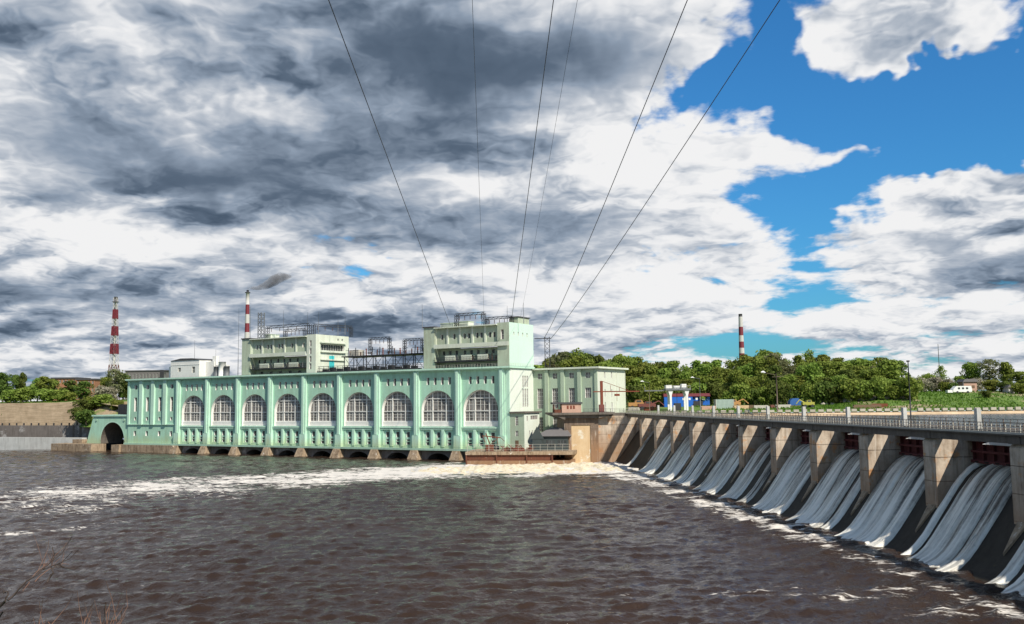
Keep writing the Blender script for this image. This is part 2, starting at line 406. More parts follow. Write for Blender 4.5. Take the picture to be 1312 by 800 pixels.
def ground_mat():
    m, nt, b, o = nodes('ground')
    v = mapped(nt, (1, 1, 1), 'World')
    g = tnoise(nt, v, 0.35, 6, 0.7); big = tnoise(nt, v, 0.035, 5, 0.65); f = tnoise(nt, v, 2.5, 4, 0.7)
    gr = ramp(nt, g, [(0.3, (0.045, 0.09, 0.012)), (0.5, (0.10, 0.18, 0.02)), (0.72, (0.20, 0.27, 0.05))])
    sand = ramp(nt, f, [(0.3, (0.22, 0.16, 0.10)), (0.7, (0.48, 0.37, 0.24))])
    c = mixc(nt, ramp(nt, big, [(0.56, 0), (0.62, 1)]), gr, sand)
    nt.links.new(c, b.inputs['Base Color']); b.inputs['Roughness'].default_value = 0.95
    bump(nt, b, g, 0.6, 0.4); MATS['ground'] = m
ground_mat()

def water_mat(name, col, flecks=True, strength=1.0, aniso=(1.0, 1.0), rough=0.1, ior=1.25):
    m, nt, b, o = nodes(name)
    v = mapped(nt, (aniso[0], aniso[1], 1), 'World', (0, 0, R(12)))
    w1 = tnoise(nt, v, 0.085, 3, 0.5, 0.6); w2 = tnoise(nt, v, 0.55, 5, 0.62, 0.8); w3 = tnoise(nt, v, 2.6, 4, 0.6, 0.4)
    h = nmath(nt, 'ADD', nmath(nt, 'MULTIPLY', w1, 2.2), nmath(nt, 'ADD', nmath(nt, 'MULTIPLY', w2, 1.0), nmath(nt, 'MULTIPLY', w3, 0.42)))
    c = mixc(nt, ramp(nt, tnoise(nt, mapped(nt, (1, 1, 1), 'World'), 0.02, 5, 0.6), [(0.35, 0), (0.65, 1)]), col, tuple(k*1.5 for k in col))
    if flecks:
        vf = mapped(nt, (0.30, 1.0, 1), 'World', (0, 0, R(10)))
        n = tnoise(nt, vf, 1.3, 9, 0.72, 1.0); n2 = tnoise(nt, mapped(nt, (0.35, 1, 1), 'World', (0, 0, R(10))), 0.16, 4, 0.6, 0.5)
        at_ = nt.nodes.new('ShaderNodeAttribute'); at_.attribute_name = 'foam'
        d = nmath(nt, 'ADD', nmath(nt, 'ADD', n, nmath(nt, 'MULTIPLY', n2, 0.7)), at_.outputs['Fac'])
        fm = ramp(nt, nmath(nt, 'SUBTRACT', d, 0.66), [(0.50, 0), (0.60, 1)])
        fm = nmath(nt, 'MULTIPLY', fm, 0.9)
        c = mixc(nt, fm, c, (0.74, 0.70, 0.64))
        nt.links.new(nmath(nt, 'ADD', nmath(nt, 'MULTIPLY', fm, 0.6), rough), b.inputs['Roughness'])
    else: b.inputs['Roughness'].default_value = rough
    nt.links.new(c, b.inputs['Base Color']); b.inputs['IOR'].default_value = ior
    bump(nt, b, h, strength, 0.42 if not flecks else 0.22)
    MATS[name] = m
water_mat('river', (0.027, 0.017, 0.012), True, 1.0, (1, 1), 0.06, 1.27)
water_mat('reservoir', (0.03, 0.035, 0.045), False, 0.6, (1, 1), 0.15, 1.33)

def foam_mat(name, thr=0.5, col=(0.72, 0.68, 0.62), sx=0.25, sy=1.0, edge=0.9):
    """froth lying on the water: patchy along the uv strip, thinning to its edges"""
    m, nt, b, o = nodes(name)
    uv = nt.nodes.new('ShaderNodeUVMap'); sp = nt.nodes.new('ShaderNodeSeparateXYZ'); nt.links.new(uv.outputs[0], sp.inputs[0])
    v = mapped(nt, (sx, sy, 1), 'World', (0, 0, R(14)))
    n = tnoise(nt, v, 0.8, 9, 0.72, 1.0); n2 = tnoise(nt, v, 0.12, 4, 0.6, 0.5)
    a = nmath(nt, 'ABSOLUTE', sp.outputs[1])
    e = nmath(nt, 'SUBTRACT', 1.0, nmath(nt, 'MULTIPLY', nmath(nt, 'MULTIPLY', a, a), edge))
    d = nmath(nt, 'ADD', nmath(nt, 'ADD', n, nmath(nt, 'MULTIPLY', n2, 0.7)), nmath(nt, 'MULTIPLY', e, 0.30))
    d = nmath(nt, 'ADD', d, nmath(nt, 'MULTIPLY', sp.outputs[0], 0.22))
    al = ramp(nt, nmath(nt, 'SUBTRACT', d, thr), [(0.50, 0), (0.60, 1)])
    nt.links.new(mixc(nt, ramp(nt, n, [(0.35, 0), (0.7, 1)]), tuple(k*0.6 for k in col), col), b.inputs['Base Color'])
    b.inputs['Roughness'].default_value = 0.85
    tr = nt.nodes.new('ShaderNodeBsdfTransparent'); mx = nt.nodes.new('ShaderNodeMixShader')
    nt.links.new(al, mx.inputs[0]); nt.links.new(tr.outputs[0], mx.inputs[1]); nt.links.new(b.outputs[0], mx.inputs[2]); nt.links.new(mx.outputs[0], o.inputs[0])
    bump(nt, b, n, 0.8, 0.3); MATS[name] = m
foam_mat('foam', 0.40)
foam_mat('foam_thin', 0.50, sx=0.5, sy=0.9)
foam_mat('foam_line', 0.44, sx=0.8, sy=0.5)

def froth_mat():
    m, nt, b, o = nodes('froth')
    v = mapped(nt, (1, 1, 1), 'World')
    n = tnoise(nt, v, 0.9, 8, 0.7)
    nt.links.new(ramp(nt, n, [(0.3, (0.42, 0.30, 0.16)), (0.5, (0.78, 0.68, 0.48)), (0.7, (0.86, 0.82, 0.72))]), b.inputs['Base Color'])
    b.inputs['Roughness'].default_value = 0.8; bump(nt, b, n, 1.0, 0.4); MATS['froth'] = m
froth_mat()

def cascade_mat():
    m, nt, b, o = nodes('cascade')
    uv = nt.nodes.new('ShaderNodeUVMap')
    mp = nt.nodes.new('ShaderNodeMapping'); mp.inputs['Scale'].default_value = (1.5, 0.07, 1); nt.links.new(uv.outputs[0], mp.inputs[0])
    mp2 = nt.nodes.new('ShaderNodeMapping'); mp2.inputs['Scale'].default_value = (1.6, 0.8, 1); nt.links.new(uv.outputs[0], mp2.inputs[0])
    sp = nt.nodes.new('ShaderNodeSeparateXYZ'); nt.links.new(uv.outputs[0], sp.inputs[0])
    n = tnoise(nt, mp.outputs[0], 1.0, 6, 0.62, 0.2); g = tnoise(nt, mp2.outputs[0], 2.2, 6, 0.75, 0.6)
    lo = nmath(nt, 'MULTIPLY', nmath(nt, 'DIVIDE', sp.outputs[1], 18.0, True), 0.16)
    d = nmath(nt, 'ADD', nmath(nt, 'ADD', nmath(nt, 'MULTIPLY', n, 0.85), nmath(nt, 'MULTIPLY', g, 0.20)), nmath(nt, 'ADD', lo, 0.03))
    wide = tnoise(nt, mp.outputs[0], 0.28, 3, 0.5); d = nmath(nt, 'ADD', d, nmath(nt, 'MULTIPLY', nmath(nt, 'SUBTRACT', wide, 0.55), 0.55))
    c = ramp(nt, d, [(0.44, (0.028, 0.024, 0.019)), (0.51, (0.19, 0.175, 0.15)), (0.60, (0.56, 0.535, 0.47)), (0.74, (0.94, 0.91, 0.82))])
    nt.links.new(c, b.inputs['Base Color']); b.inputs['Roughness'].default_value = 0.4; b.inputs['Specular IOR Level'].default_value = 0.3
    bump(nt, b, d, 1.0, 0.4); MATS['cascade'] = m
cascade_mat()

def smoke_mat():
    m, nt, b, o = nodes('smoke'); nt.nodes.remove(b)
    pv = nt.nodes.new('ShaderNodeVolumePrincipled'); pv.inputs['Color'].default_value = (0.60, 0.61, 0.64, 1)
    v = mapped(nt, (1, 1, 1), 'Object')
    n = tnoise(nt, v, 0.22, 5, 0.65, 0.6)
    nt.links.new(nmath(nt, 'MULTIPLY', ramp(nt, n, [(0.36, 0.10), (0.58, 1)]), 0.55), pv.inputs['Density'])
    nt.links.new(pv.outputs[0], o.inputs['Volume']); MATS['smoke'] = m
smoke_mat()
M_ = MATS

# ------------------------------------------------------------------ setting: water and land
def sheet(name, pts, mat, kind='structure', label=None):
    return MB().q(*pts).build(name, mat, kind=kind, label=label)
# dam frame: local X upstream, local Y along the dam away from the camera
DA = 0.0891; DO = Vector((47.2576, 90.1675, 0))
DX = Vector((math.cos(DA), math.sin(DA), 0)); DY = Vector((-math.sin(DA), math.cos(DA), 0))
def dl(x, y, z=0): return DO + DX*x + DY*y + Vector((0, 0, z))
a0 = dl(3, -260); a1 = dl(3, 190)
import numpy as np
def seg_field(X, Y, cl):
    """cl: (x, y, halfwidth, u): foam amount round a drifting line"""
    best = np.full(X.shape, -2.0)
    for (x0, y0, w0, u0), (x1, y1, w1, u1) in zip(cl, cl[1:]):
        dx, dy = x1-x0, y1-y0; L2 = dx*dx+dy*dy
        t = np.clip(((X-x0)*dx+(Y-y0)*dy)/L2, 0, 1)
        d = np.hypot(X-(x0+dx*t), Y-(y0+dy*t))/(w0+(w1-w0)*t)
        best = np.maximum(best, 0.30*(1-0.95*d*d)+0.24*(u0+(u1-u0)*t)+0.035)
    return best
def foam_line(pts):
    cl = []
    for px, y0, y1, u in pts:
        v0 = FW + RT*((px-656)/1200) + UP*((400-y0)/1200); v1 = FW + RT*((px-656)/1200) + UP*((400-y1)/1200)
        a = v0*(-CAMZ/v0.z); c = v1*(-CAMZ/v1.z); m = (a+c)/2
        cl.append((m.x, m.y, (a-c).length/2, u))
    return cl
FOAM = [foam_line(p) for p in (
    [(800, 592, 608, 0.9), (720, 592, 612, 0.9), (600, 594, 614, 0.8), (450, 601, 624, 0.5), (300, 607, 638, 0.25), (150, 613, 658, 0.05), (0, 622, 684, -0.1), (-200, 632, 724, -0.2)],
    [(0, 684, 692, -0.1), (100, 676, 683, 0.0), (150, 668, 674, -0.3)],
    [(785, 599, 607, 0.4), (850, 621, 630, 0.05), (930, 650, 660, -0.05), (1010, 676, 690, -0.05), (1110, 712, 728, -0.2), (1230, 758, 775, -0.2), (1330, 792, 815, -0.2)],
    [(950, 740, 800, -0.75), (1130, 735, 800, -0.55), (1330, 790, 900, -0.5)], [(500, 740, 800, -0.7), (800, 735, 800, -0.62)], [(100, 760, 790, -0.6), (200, 740, 770, -0.5)])]
def river():
    r0, r1, st = 56.0, 440.0, 0.0031
    nr = int(math.log(r1/r0)/st); th = np.arange(-0.62, 0.60, st*1.05); na = len(th)
    r = r0*np.exp(np.arange(nr)*st)
    Rr, T = np.meshgrid(r, th, indexing='ij'); X = Rr*np.sin(T); Y = Rr*np.cos(T)
    g = np.random.default_rng(4); H = np.zeros_like(X)
    wx = X + 2.5*np.sin(Y*0.045+1.0)+1.8*np.sin(X*0.06-Y*0.03); wy = Y + 2.5*np.sin(X*0.05+2.0)+1.5*np.sin(Y*0.08+X*0.045)
    for k in range(64):
        lam = 0.8*math.exp(g.random()*2.1); a = g.normal(1.75, 0.62); kk = 2*math.pi/lam
        ph = kk*(wx*math.cos(a)+wy*math.sin(a))+g.random()*6.28
        env = 0.6+0.4*np.sin(wx*0.09*g.random()+wy*0.11*g.random()+g.random()*6.28)
        fade = np.clip(1.6-Rr*st*2.2/lam, 0, 1)          # drop waves finer than the mesh can carry
        s_ = np.sin(ph); H += (0.022*lam**0.72)*env*fade*(1-1.6*np.abs(np.sin(ph/2))**0.8)
    H = H-H.mean()
    ed = np.minimum.reduce([(Rr-r0)/6, (r1-Rr)/30, (T-th[0])/0.03, (th[-1]-T)/0.03]); ed = np.clip(ed, 0, 1)
    Z = 0.25+H*ed-0.25*(1-ed)
    # keep clear of the dam: inside the dam frame stop at the toe
    co = np.stack([X, Y, Z], -1).reshape(-1, 3)
    idx = np.arange(nr*na).reshape(nr, na)
    q = np.stack([idx[:-1, :-1], idx[:-1, 1:], idx[1:, 1:], idx[1:, :-1]], -1)
    lx = (X-DO.x)*DX.x+(Y-DO.y)*DX.y
    keep = (lx[:-1, :-1] < 2.0) & (Y[:-1, :-1] < 420)
    q = q[keep]
    me = bpy.data.meshes.new('river'); me.vertices.add(len(co)); me.vertices.foreach_set('co', co.ravel())
    nf = len(q); me.loops.add(nf*4); me.loops.foreach_set('vertex_index', q.ravel().astype(np.int32)); me.polygons.add(nf)
    me.polygons.foreach_set('loop_start', (np.arange(nf)*4).astype(np.int32)); me.polygons.foreach_set('use_smooth', np.ones(nf, bool))
    me.update(calc_edges=True); me.validate()
    F = np.full(X.shape, -2.0)
    for cl in FOAM: F = np.maximum(F, seg_field(X, Y, cl))
    at_ = me.attributes.new('foam', 'FLOAT', 'POINT')
    fv = F.ravel()
    if len(me.vertices) == len(fv): at_.data.foreach_set('value', fv.astype(np.float32))
    me.materials.append(M_['river']); o = bpy.data.objects.new('river', me); COL.objects.link(o); o['kind'] = 'structure'
    # calm sheet everywhere else, a hand below the waves
    def ring(pts): return MB().q(*pts)
    b = MB(); b.q((-2500, -400, -0.45), (a0.x, -400, -0.45), (a0.x, a0.y, -0.45), (a1.x, a1.y, -0.45), (a1.x, 460, -0.45), (-2500, 900, -0.45)); b.build('river', M_['reservoir'], kind='structure')
river()
b0 = dl(5.3, -260, 12.2); b1 = dl(5.3, 196, 12.2)
sheet('reservoir_water', [b0, (1500, -200, 12.2), (1500, 420, 12.2), (b1.x, b1.y+8, 12.2), b1], M_['reservoir'])

def land(name, stations, mat, jitter=0.0):
    """stations: (x, y, dirx, diry, [(dist, z), ...]) lofted into one sheet"""
    vs = []; fs = []
    fine = []
    for i in range(len(stations)-1):
        A, B = stations[i], stations[i+1]
        n = max(1, int(math.hypot(B[0]-A[0], B[1]-A[1])/6))
        if math.hypot(B[0]-A[0], B[1]-A[1]) > 500: n = 4
        for k in range(n):
            t = k/n
            fine.append(tuple(A[j]*(1-t)+B[j]*t for j in range(4)) + ([(p[0]*(1-t)+q[0]*t, p[1]*(1-t)+q[1]*t) for p, q in zip(A[4], B[4])],))
    fine.append(stations[-1])
    K = len(fine[0][4])
    for s in fine:
        d = Vector((s[2], s[3])).normalized()
        for j, (r, z) in enumerate(s[4]):
            x, y = s[0]+d.x*r, s[1]+d.y*r
            jz = noise.noise(Vector((x*0.12, y*0.12, 3.3)))*jitter if 0 < j else 0
            vs.append((x, y, z+jz))
    for i in range(len(fine)-1):
        for j in range(K-1):
            fs.append((i*K+j, (i+1)*K+j, (i+1)*K+j+1, i*K+j+1))
    b = MB(); b.v = vs; b.f = fs; b.sm = [True]*len(fs)
    return b.build(name, mat, kind='structure')
# far land: left bank is high, right bank rises gently from a block revetment
PL = [(0, 19.0), (4, 19.4), (12, 19.8), (40, 20.0), (90, 20.2), (160, 20.5), (300, 21), (3500, 26)]
PR = [(0, 13.2), (4, 13.5), (14, 13.9), (30, 14.5), (60, 15.0), (110, 15.5), (260, 17), (3500, 24)]
PH = [(0, 13.2), (6, 13.5), (20, 14.8), (42, 17.2), (62, 18.6), (110, 19.3), (260, 19.5), (3500, 24)]
land('ground', [(-1500, 800, -0.2, 1, PL), (-420, 520, -0.15, 1, PL), (-215, 424, 0, 1, PL), (-178, 400, 0.1, 1, PL), (-125, 352, 0.4, 1, PR),
                (-30, 296, 0.3, 1, PR), (22, 284, 0.1, 1, PR), (44, 274, 0.05, 1, PR), (66, 270, 0.05, 1, PR), (100, 266, 0.06, 1, PR), (116, 265, 0.08, 1, PH),
                (190, 262, 0.2, 1, PH), (420, 300, 0.5, 1, PH), (1400, 340, 0.8, 1, PH)], M_['ground'], 0.35)
# bank under the camera
PN = [(0, 15.35), (3.5, 15.0), (9, 9), (20, -1.5)]
nb = [(-300, -8, 0, 1, PN), (-12, -4, -0.1, 1, PN), (14, -4, 0.1, 1, PN), (300, -60, 0.3, 1, PN)]
land('near_bank', nb, M_['ground'], 0.1)
MB().q((-300, -8, 15.35), (-12, -4, 15.35), (14, -4, 15.35), (300, -60, 15.35), (300, -400, 16), (-300, -400, 16)).build('bank_top', M_['ground'], kind='structure')

def gnd(px, py):
    v = FW + RT*((px-656)/1200) + UP*((400-py)/1200); t = -CAMZ/v.z
    return Vector((v.x*t, v.y*t))
# lumpy froth where the sluice boils out beside the barge
def froth(name, pts, hgt, label):
    b = MB(); K = 14; n = 90
    P = [(Vector(gnd(px, y0)), Vector(gnd(px, y1))) for px, y0, y1 in pts]
    for i in range(n+1):
        t = i/n*(len(P)-1); j = min(int(t), len(P)-2); f = t-j
        a = P[j][0].lerp(P[j+1][0], f); c = P[j][1].lerp(P[j+1][1], f)
        for k in range(K):
            q = a.lerp(c, k/(K-1)); e = max(0.0, math.sin(math.pi*k/(K-1)))**0.6*max(0.0, math.sin(math.pi*min(1, max(0, i/n))))**0.35
            h = max(0, noise.fractal(Vector((q.x*0.5, q.y*0.3, 0.7)), 0.7, 2.2, 5)*0.8+0.62)
            b.v.append((q.x, q.y, 0.06 + hgt*e*h - 0.12))
    for i in range(n):
        for k in range(K-1):
            b.f.append((i*K+k, (i+1)*K+k, (i+1)*K+k+1, i*K+k+1)); b.sm.append(True)
    return tag(b.build(name, M_['froth'], kind='stuff', label=label), cat='foam')
froth('churning_foam', [(520, 602, 608), (600, 597, 611), (690, 593, 610), (760, 593, 608), (805, 600, 606)], 1.1, 'thick cream foam boiling against the rusty barge wall')

# ------------------------------------------------------------------ dam
dam = empty('dam', DO, DA, 'long concrete spillway dam with piers, railed deck and red gates', 'dam')
SP = 15.8375; TH = 2.5; NP = 11
Y0 = -4*SP; Y1 = 178.0
PROF = [(7.5, 9.2), (6.2, 9.55), (5.2, 9.65), (4.3, 9.55), (3.4, 9.1), (2.5, 8.3), (1.6, 7.2), (0.7, 5.95), (-0.2, 4.7), (-1.1, 3.45), (-2.0, 2.25), (-2.9, 1.2), (-3.8, 0.45), (-4.7, 0.0), (-5.6, -0.3)]
sp = MB()
ys = [Y0+(Y1-Y0)*i/60 for i in range(61)]
for i in range(60):
    for (x, z), (X, Z) in zip(PROF, PROF[1:]):
        sp.q((x, ys[i], z), (x, ys[i+1], z), (X, ys[i+1], Z), (X, ys[i], Z), smooth=True)
sp.q((7.5, Y0, 9.2), (7.5, Y1, 9.2), (7.5, Y1, -1), (7.5, Y0, -1))
sp.build('spillway', M_['wet_spill'], dam)
for i in range(-4, NP):
    y1 = i*SP; y0 = y1-TH
    b = MB()
    # side outline (X, z): vertical face downstream, standing on the spillway, top with a small chamfer
    out = [(9.0, 12.5), (9.0, 8.0), (6.0, 8.5), (3.0, 7.0), (1.5, 5.5), (0.0, 4.3), (0.0, 12.1), (0.35, 12.5)]
    b.prism(out, 'y', y0, y1)
    b.build('pier', M_['pier_concrete'], dam)
    nb_ = MB()
    # worn stone nose running on down the spillway below the pier
    w0, w1 = y0+0.5, y1-0.5; ym = (y0+y1)/2
    tip = (-2.1, ym, 2.45)
    A = (0.02, w0, 5.3); B = (0.02, w1, 5.3); C0 = (-0.1, w0, 4.2); C1 = (-0.1, w1, 4.2); T2 = (-1.9, ym, 1.9)
    nb_.q(A, tip, B); nb_.q(A, C0, T2, tip); nb_.q(B, tip, T2, C1)
    nb_.build('pier_nose', M_['stone_base'], dam)
# deck: narrow walkway above the piers, then an open slot, then the roadway
dk = MB()
dk.box(-0.55, 1.45, Y0-3, Y1+6, 13.28, 13.55)
dk.build('walkway', M_['deck_concrete'], dam)
lip = MB(); lip.box(-0.62, -0.47, Y0-3, Y1+6, 13.42, 13.62); lip.build('deck_edge', M_['rail_pale'], dam)
for i in range(-4, NP+1):
    y1 = i*SP-TH/2 - 0.05; y0 = y1-SP+0.1
    g = MB()
    g.box(-0.25, 0.15, y0+0.05, y1-0.05, 12.52, 13.28); g.box(0.45, 0.8, y0+0.05, y1-0.05, 12.62, 13.28)
    g.build('girder', M_['deck_concrete'], dam)
for i in range(-4, NP):
    ym = i*SP-TH/2; br = MB(); br.box(-0.32, 0.72, ym-0.9, ym+0.9, 12.50, 13.27); br.build('bearing_block', M_['deck_concrete'], dam)
rd = MB(); rd.box(3.5, 9.2, Y0-3, Y1+6, 12.75, 13.5); rd.box(3.5, 3.8, Y0-3, Y1+6, 12.36, 12.75); rd.build('roadway', M_['deck_concrete'], dam)
def railing(b, x, ya, yb, z, step=1.05, h=0.86, r=0.03, big=0.05):
    n = int((yb-ya)/step)
    for i in range(n+1):
        y = ya+i*step
        w = big if i % 3 == 0 else r
        b.box(x-w/2, x+w/2, y-w/2, y+w/2, z, z+h)
    for hh in (h, h*0.62, h*0.25):
        b.box(x-r/2-0.004, x+r/2+0.004, ya, yb, z+hh-r/2, z+hh+r/2)
rl = MB(); railing(rl, -0.5, Y0, Y1+4, 13.55, 0.75, 0.86, 0.04, 0.08); rl.build('railing', M_['rail_pale'], dam)
rl = MB(); railing(rl, 1.3, Y0, Y1+4, 13.55, 1.0, 0.86, 0.045, 0.09); rl.build('railing', M_['rail_brown'], dam)
rl = MB(); railing(rl, 8.9, Y0, Y1-8, 13.5, 1.3, 0.95, 0.05, 0.09); rl.build('railing', M_['rail_brown'], dam)
# gates
for i in range(-3, NP+1):
    ya = (i-1)*SP; yb = i*SP-TH
    if i == NP: yb = 172
    g = MB(); gx = 4.6
    g.box(gx, gx+0.12, ya, yb, 9.75, 12.7)
    for z0, z1, d in ((12.2, 12.45, 0.5), (10.95, 11.2, 0.5), (9.85, 10.15, 0.55), (10.15, 10.22, 0.2)):
        g.box(gx-d, gx, ya+0.02, yb-0.02, z0, z1)
    k = int((yb-ya)/1.9)
    for j in range(k+1):
        y = ya+0.15+(yb-ya-0.3)*j/k; g.box(gx-0.35, gx, y-0.07, y+0.07, 9.85, 12.45)
    go = g.build('gate', M_['gate_red'], dam)
    for j in range(k):
        y = ya+0.15+(yb-ya-0.3)*(j+0.5)/k
        if i < 7: MB().box(gx-0.58, gx-0.55, y-0.35, y+0.35, 9.92, 10.06).build('gate_slot', M_['dark_void'], go)
    # pale lens-shaped piece added in the slot, standing in for light over the gate
    if -2 <= i <= 6:
        h = MB(); n = 10; ca, cb = ya+0.5, ya+(yb-ya)*0.62
        for j in range(n):
            f0, f1 = j/n, (j+1)/n
            q0 = ca+(cb-ca)*f0; q1 = ca+(cb-ca)*f1; e0 = 0.05+0.42*max(0.0, math.sin(math.pi*f0))**0.7; e1 = 0.05+0.42*max(0.0, math.sin(math.pi*f1))**0.7
            h.q((2.35, q0, 12.05), (2.35, q1, 12.05), (2.55, q1, 12.05+e1), (2.55, q0, 12.05+e0))
            h.q((2.55, q0, 12.05+e0), (2.55, q1, 12.05+e1), (4.0, q1, 12.05+e1), (4.0, q0, 12.05+e0))
            h.q((2.35, q0, 12.05), (4.0, q0, 12.05), (4.0, q1, 12.05), (2.35, q1, 12.05))
        h.build('light_patch', M_['lens_pale'], dam)
# white posts on the roadway, one near each pier
for i in range(-3, NP+1):
    if i == NP: continue
    y = i*SP-4.2
    b = MB(); b.box(3.85, 4.35, y-0.3, y+0.3, 13.5, 15.75)
    b.v = [(x, yy, z) if z < 14 else (4.1+(x-4.1)*0.9, y+(yy-y)*0.9, z) for x, yy, z in b.v]
    b.build('marker_post', M_['pale_wall'], dam)

# water over the spillway
def prof_at(s):
    n = len(PROF)-1; t = s*n; j = min(int(t), n-1); f = t-j
    x = PROF[j][0]*(1-f)+PROF[j+1][0]*f; z = PROF[j][1]*(1-f)+PROF[j+1][1]*f
    dx = PROF[j+1][0]-PROF[j][0]; dz = PROF[j+1][1]-PROF[j][1]; l = math.hypot(dx, dz)
    return x, z, dz/l, -dx/l      # outward normal is (-|dz|.., up)
LEN = [0]
for (x, z), (X, Z) in zip(PROF, PROF[1:]): LEN.append(LEN[-1]+math.hypot(X-x, Z-z))
# streams over each bay, as fractions from the near pier (0) to the far pier (1)
STREAMS = {0: [(0.02, 0.30), (0.40, 0.78), (0.86, 0.96)], 1: [(0.22, 0.37), (0.40, 0.83), (0.90, 0.955)], 2: [(0.16, 0.34), (0.36, 0.66), (0.69, 0.96)],
           3: [(0.05, 0.19), (0.28, 0.97)], 4: [(0.12, 0.50), (0.53, 0.95)], 5: [(0.06, 0.25), (0.48, 0.94)], 6: [(0.10, 0.42), (0.47, 0.93)],
           7: [(0.16, 0.50), (0.62, 0.97)], 8: [(0.05, 0.30), (0.36, 0.92)], 9: [(0.12, 0.55), (0.60, 0.95)], 10: [(0.90, 0.99)], 11: [],
           -1: [(0.2, 0.55), (0.6, 0.95)], -2: [(0.2, 0.9)]}
def cascade(i):
    ya = (i-1)*SP; yb = i*SP-TH; W = yb-ya
    for a, c in STREAMS[i]:
        b = MB(); uvs = []; nt_ = max(6, int((c-a)*W/0.16)); ns = 48
        for j in range(ns+1):
            s = 0.10+0.90*j/ns
            x, z, nx, nz = prof_at(s); n = len(PROF)-1
            tt = s*n; jj = min(int(tt), n-1); ln = LEN[jj]+(LEN[jj+1]-LEN[jj])*(tt-jj)
            for k in range(nt_+1):
                t = k/nt_
                wob = (noise.noise(Vector((s*3.0, i*5.1+(0 if t < .5 else 9), a*7)))*0.018)*s
                fy = a+(c-a)*t + wob*(1 if t > .5 else -1)
                # the sheet is pinched a little at the crest and spreads as it falls
                fy = fy + (0.012*(t-0.5))*s
                y = ya+W*fy
                thick = 0.10+0.30*max(0.0, math.sin(math.pi*min(1, max(0, t))))**0.35 + 0.16*noise.noise(Vector((y*1.6, ln*0.12, i*3.0))) + 0.06*noise.noise(Vector((y*5.0, ln*0.5, i*3.0)))
                if t in (0.0, 1.0): thick = -0.03
                b.v.append((x+nx*thick, y, z+nz*thick)); uvs.append((y+i*31.7, ln))
        K = nt_+1
        for j in range(ns):
            for k in range(nt_):
                b.f.append((j*K+k, j*K+k+1, (j+1)*K+k+1, (j+1)*K+k)); b.sm.append(True)
        # froth at the toe
        o = b.build('water', M_['cascade'], kind='structure')
        o.location = DO; o.rotation_euler = (0, 0, DA)
        l = o.data.uv_layers.new(name='UVMap')
        for lp in o.data.loops: l.data[lp.index].uv = uvs[lp.vertex_index]
        f = MB(); m = max(5, int((c-a)*W/0.25))
        for j in range(m+1):
            y = ya+W*(a-0.03+(c-a+0.06)*j/m)
            e = max(0.0, math.sin(math.pi*j/m))**0.5
            for k in range(6):
                q = k/5; xx = -3.9-1.5*q*(0.45+0.6*e*(0.5+noise.noise(Vector((y*0.7, 2.2, 0)))))
                hh = 0.02+0.30*e*math.sin(math.pi*q)*(0.5+0.9*abs(noise.noise(Vector((y*1.7, q*3, 5.0)))))
                f.v.append((xx, y-1.2*q, 0.02+hh))
        for j in range(m):
            for k in range(5): f.f.append((j*6+k, (j+1)*6+k, (j+1)*6+k+1, j*6+k+1)); f.sm.append(True)
        fo = f.build('foam', MATS['froth_white'], kind='stuff'); fo.location = DO; fo.rotation_euler = (0, 0, DA)
        tag(fo, 'thin white froth where a stream of the spillway meets the river', 'foam', 'froth at the foot of each spillway stream')
def froth_white():
    m, nt, b, o = nodes('froth_white')
    v = mapped(nt, (1, 1, 1), 'World')
    n = tnoise(nt, v, 1.6, 8, 0.75, 0.6)
    nt.links.new(ramp(nt, n, [(0.40, (0.10, 0.07, 0.05)), (0.55, (0.60, 0.55, 0.48)), (0.68, (0.82, 0.80, 0.76))]), b.inputs['Base Color'])
    b.inputs['Roughness'].default_value = 0.7; bump(nt, b, n, 1.0, 0.2)
    a = ramp(nt, n, [(0.36, 0), (0.48, 1)])
    tr = nt.nodes.new('ShaderNodeBsdfTransparent'); mx = nt.nodes.new('ShaderNodeMixShader')
    nt.links.new(a, mx.inputs[0]); nt.links.new(tr.outputs[0], mx.inputs[1]); nt.links.new(b.outputs[0], mx.inputs[2]); nt.links.new(mx.outputs[0], o.inputs[0])
    MATS['froth_white'] = m
froth_white()
for i in sorted(STREAMS): cascade(i)

# ------------------------------------------------------------------ abutment between dam and power station
ab = empty('abutment', DO, DA, 'tall stained concrete abutment with overhanging slab between power station and dam', 'abutment')
YA = 172.0
b = MB(); b.box(-10.6, 3.45, YA+0.6, YA+20, -1.5, 12.9); b.box(3.5, 12, YA+0.6, YA+20, -1.5, 12.3); b.build('side_wall', M_['pier_concrete'], ab)
# front block with a recessed pale panel
b = MB()
b.box(-18.0, -16.05, YA, YA+14, -1.5, 13.0); b.box(-10.7, -8.5, YA, YA+14, -1.5, 13.0); b.box(-16.05, -10.7, YA, YA+14, 10.5, 13.0)
b.build('frame_wall', M_['old_concrete'], ab)
b = MB(); b.box(-16.05, -10.7, YA+0.25, YA+13, -1.5, 10.5); b.build('panel', M_['ochre'], ab)
b = MB()
b.box(-21.5, -4.2, YA-2.2, YA+14, 13.35, 13.95)
b.prism([(-21.3, 13.34), (-17.9, 12.0), (-17.9, 13.34)], 'y', YA-1.6, YA+13); b.prism([(-8.6, 12.3), (-4.5, 13.34), (-8.6, 13.34)], 'y', YA-1.6, YA+13)
b.box(-18.0, -8.5, YA-1.2, YA-0.004, 12.4, 13.34)
b.build('slab', M_['deck_concrete'], ab)
b = MB(); b.box(-4.2, 4, YA+0.6, YA+16, 12.9, 13.6); b.build('slab', M_['deck_concrete'], ab)
# railing on the abutment
b = MB(); railing(b, 0, 0, 16, 13.95, 1.3, 1.0, 0.05, 0.08)
b.v = [(-12.8+y*0.95, YA-1.9+x, z) for x, y, z in b.v]
b.build('railing', M_['steel_dark'], ab)
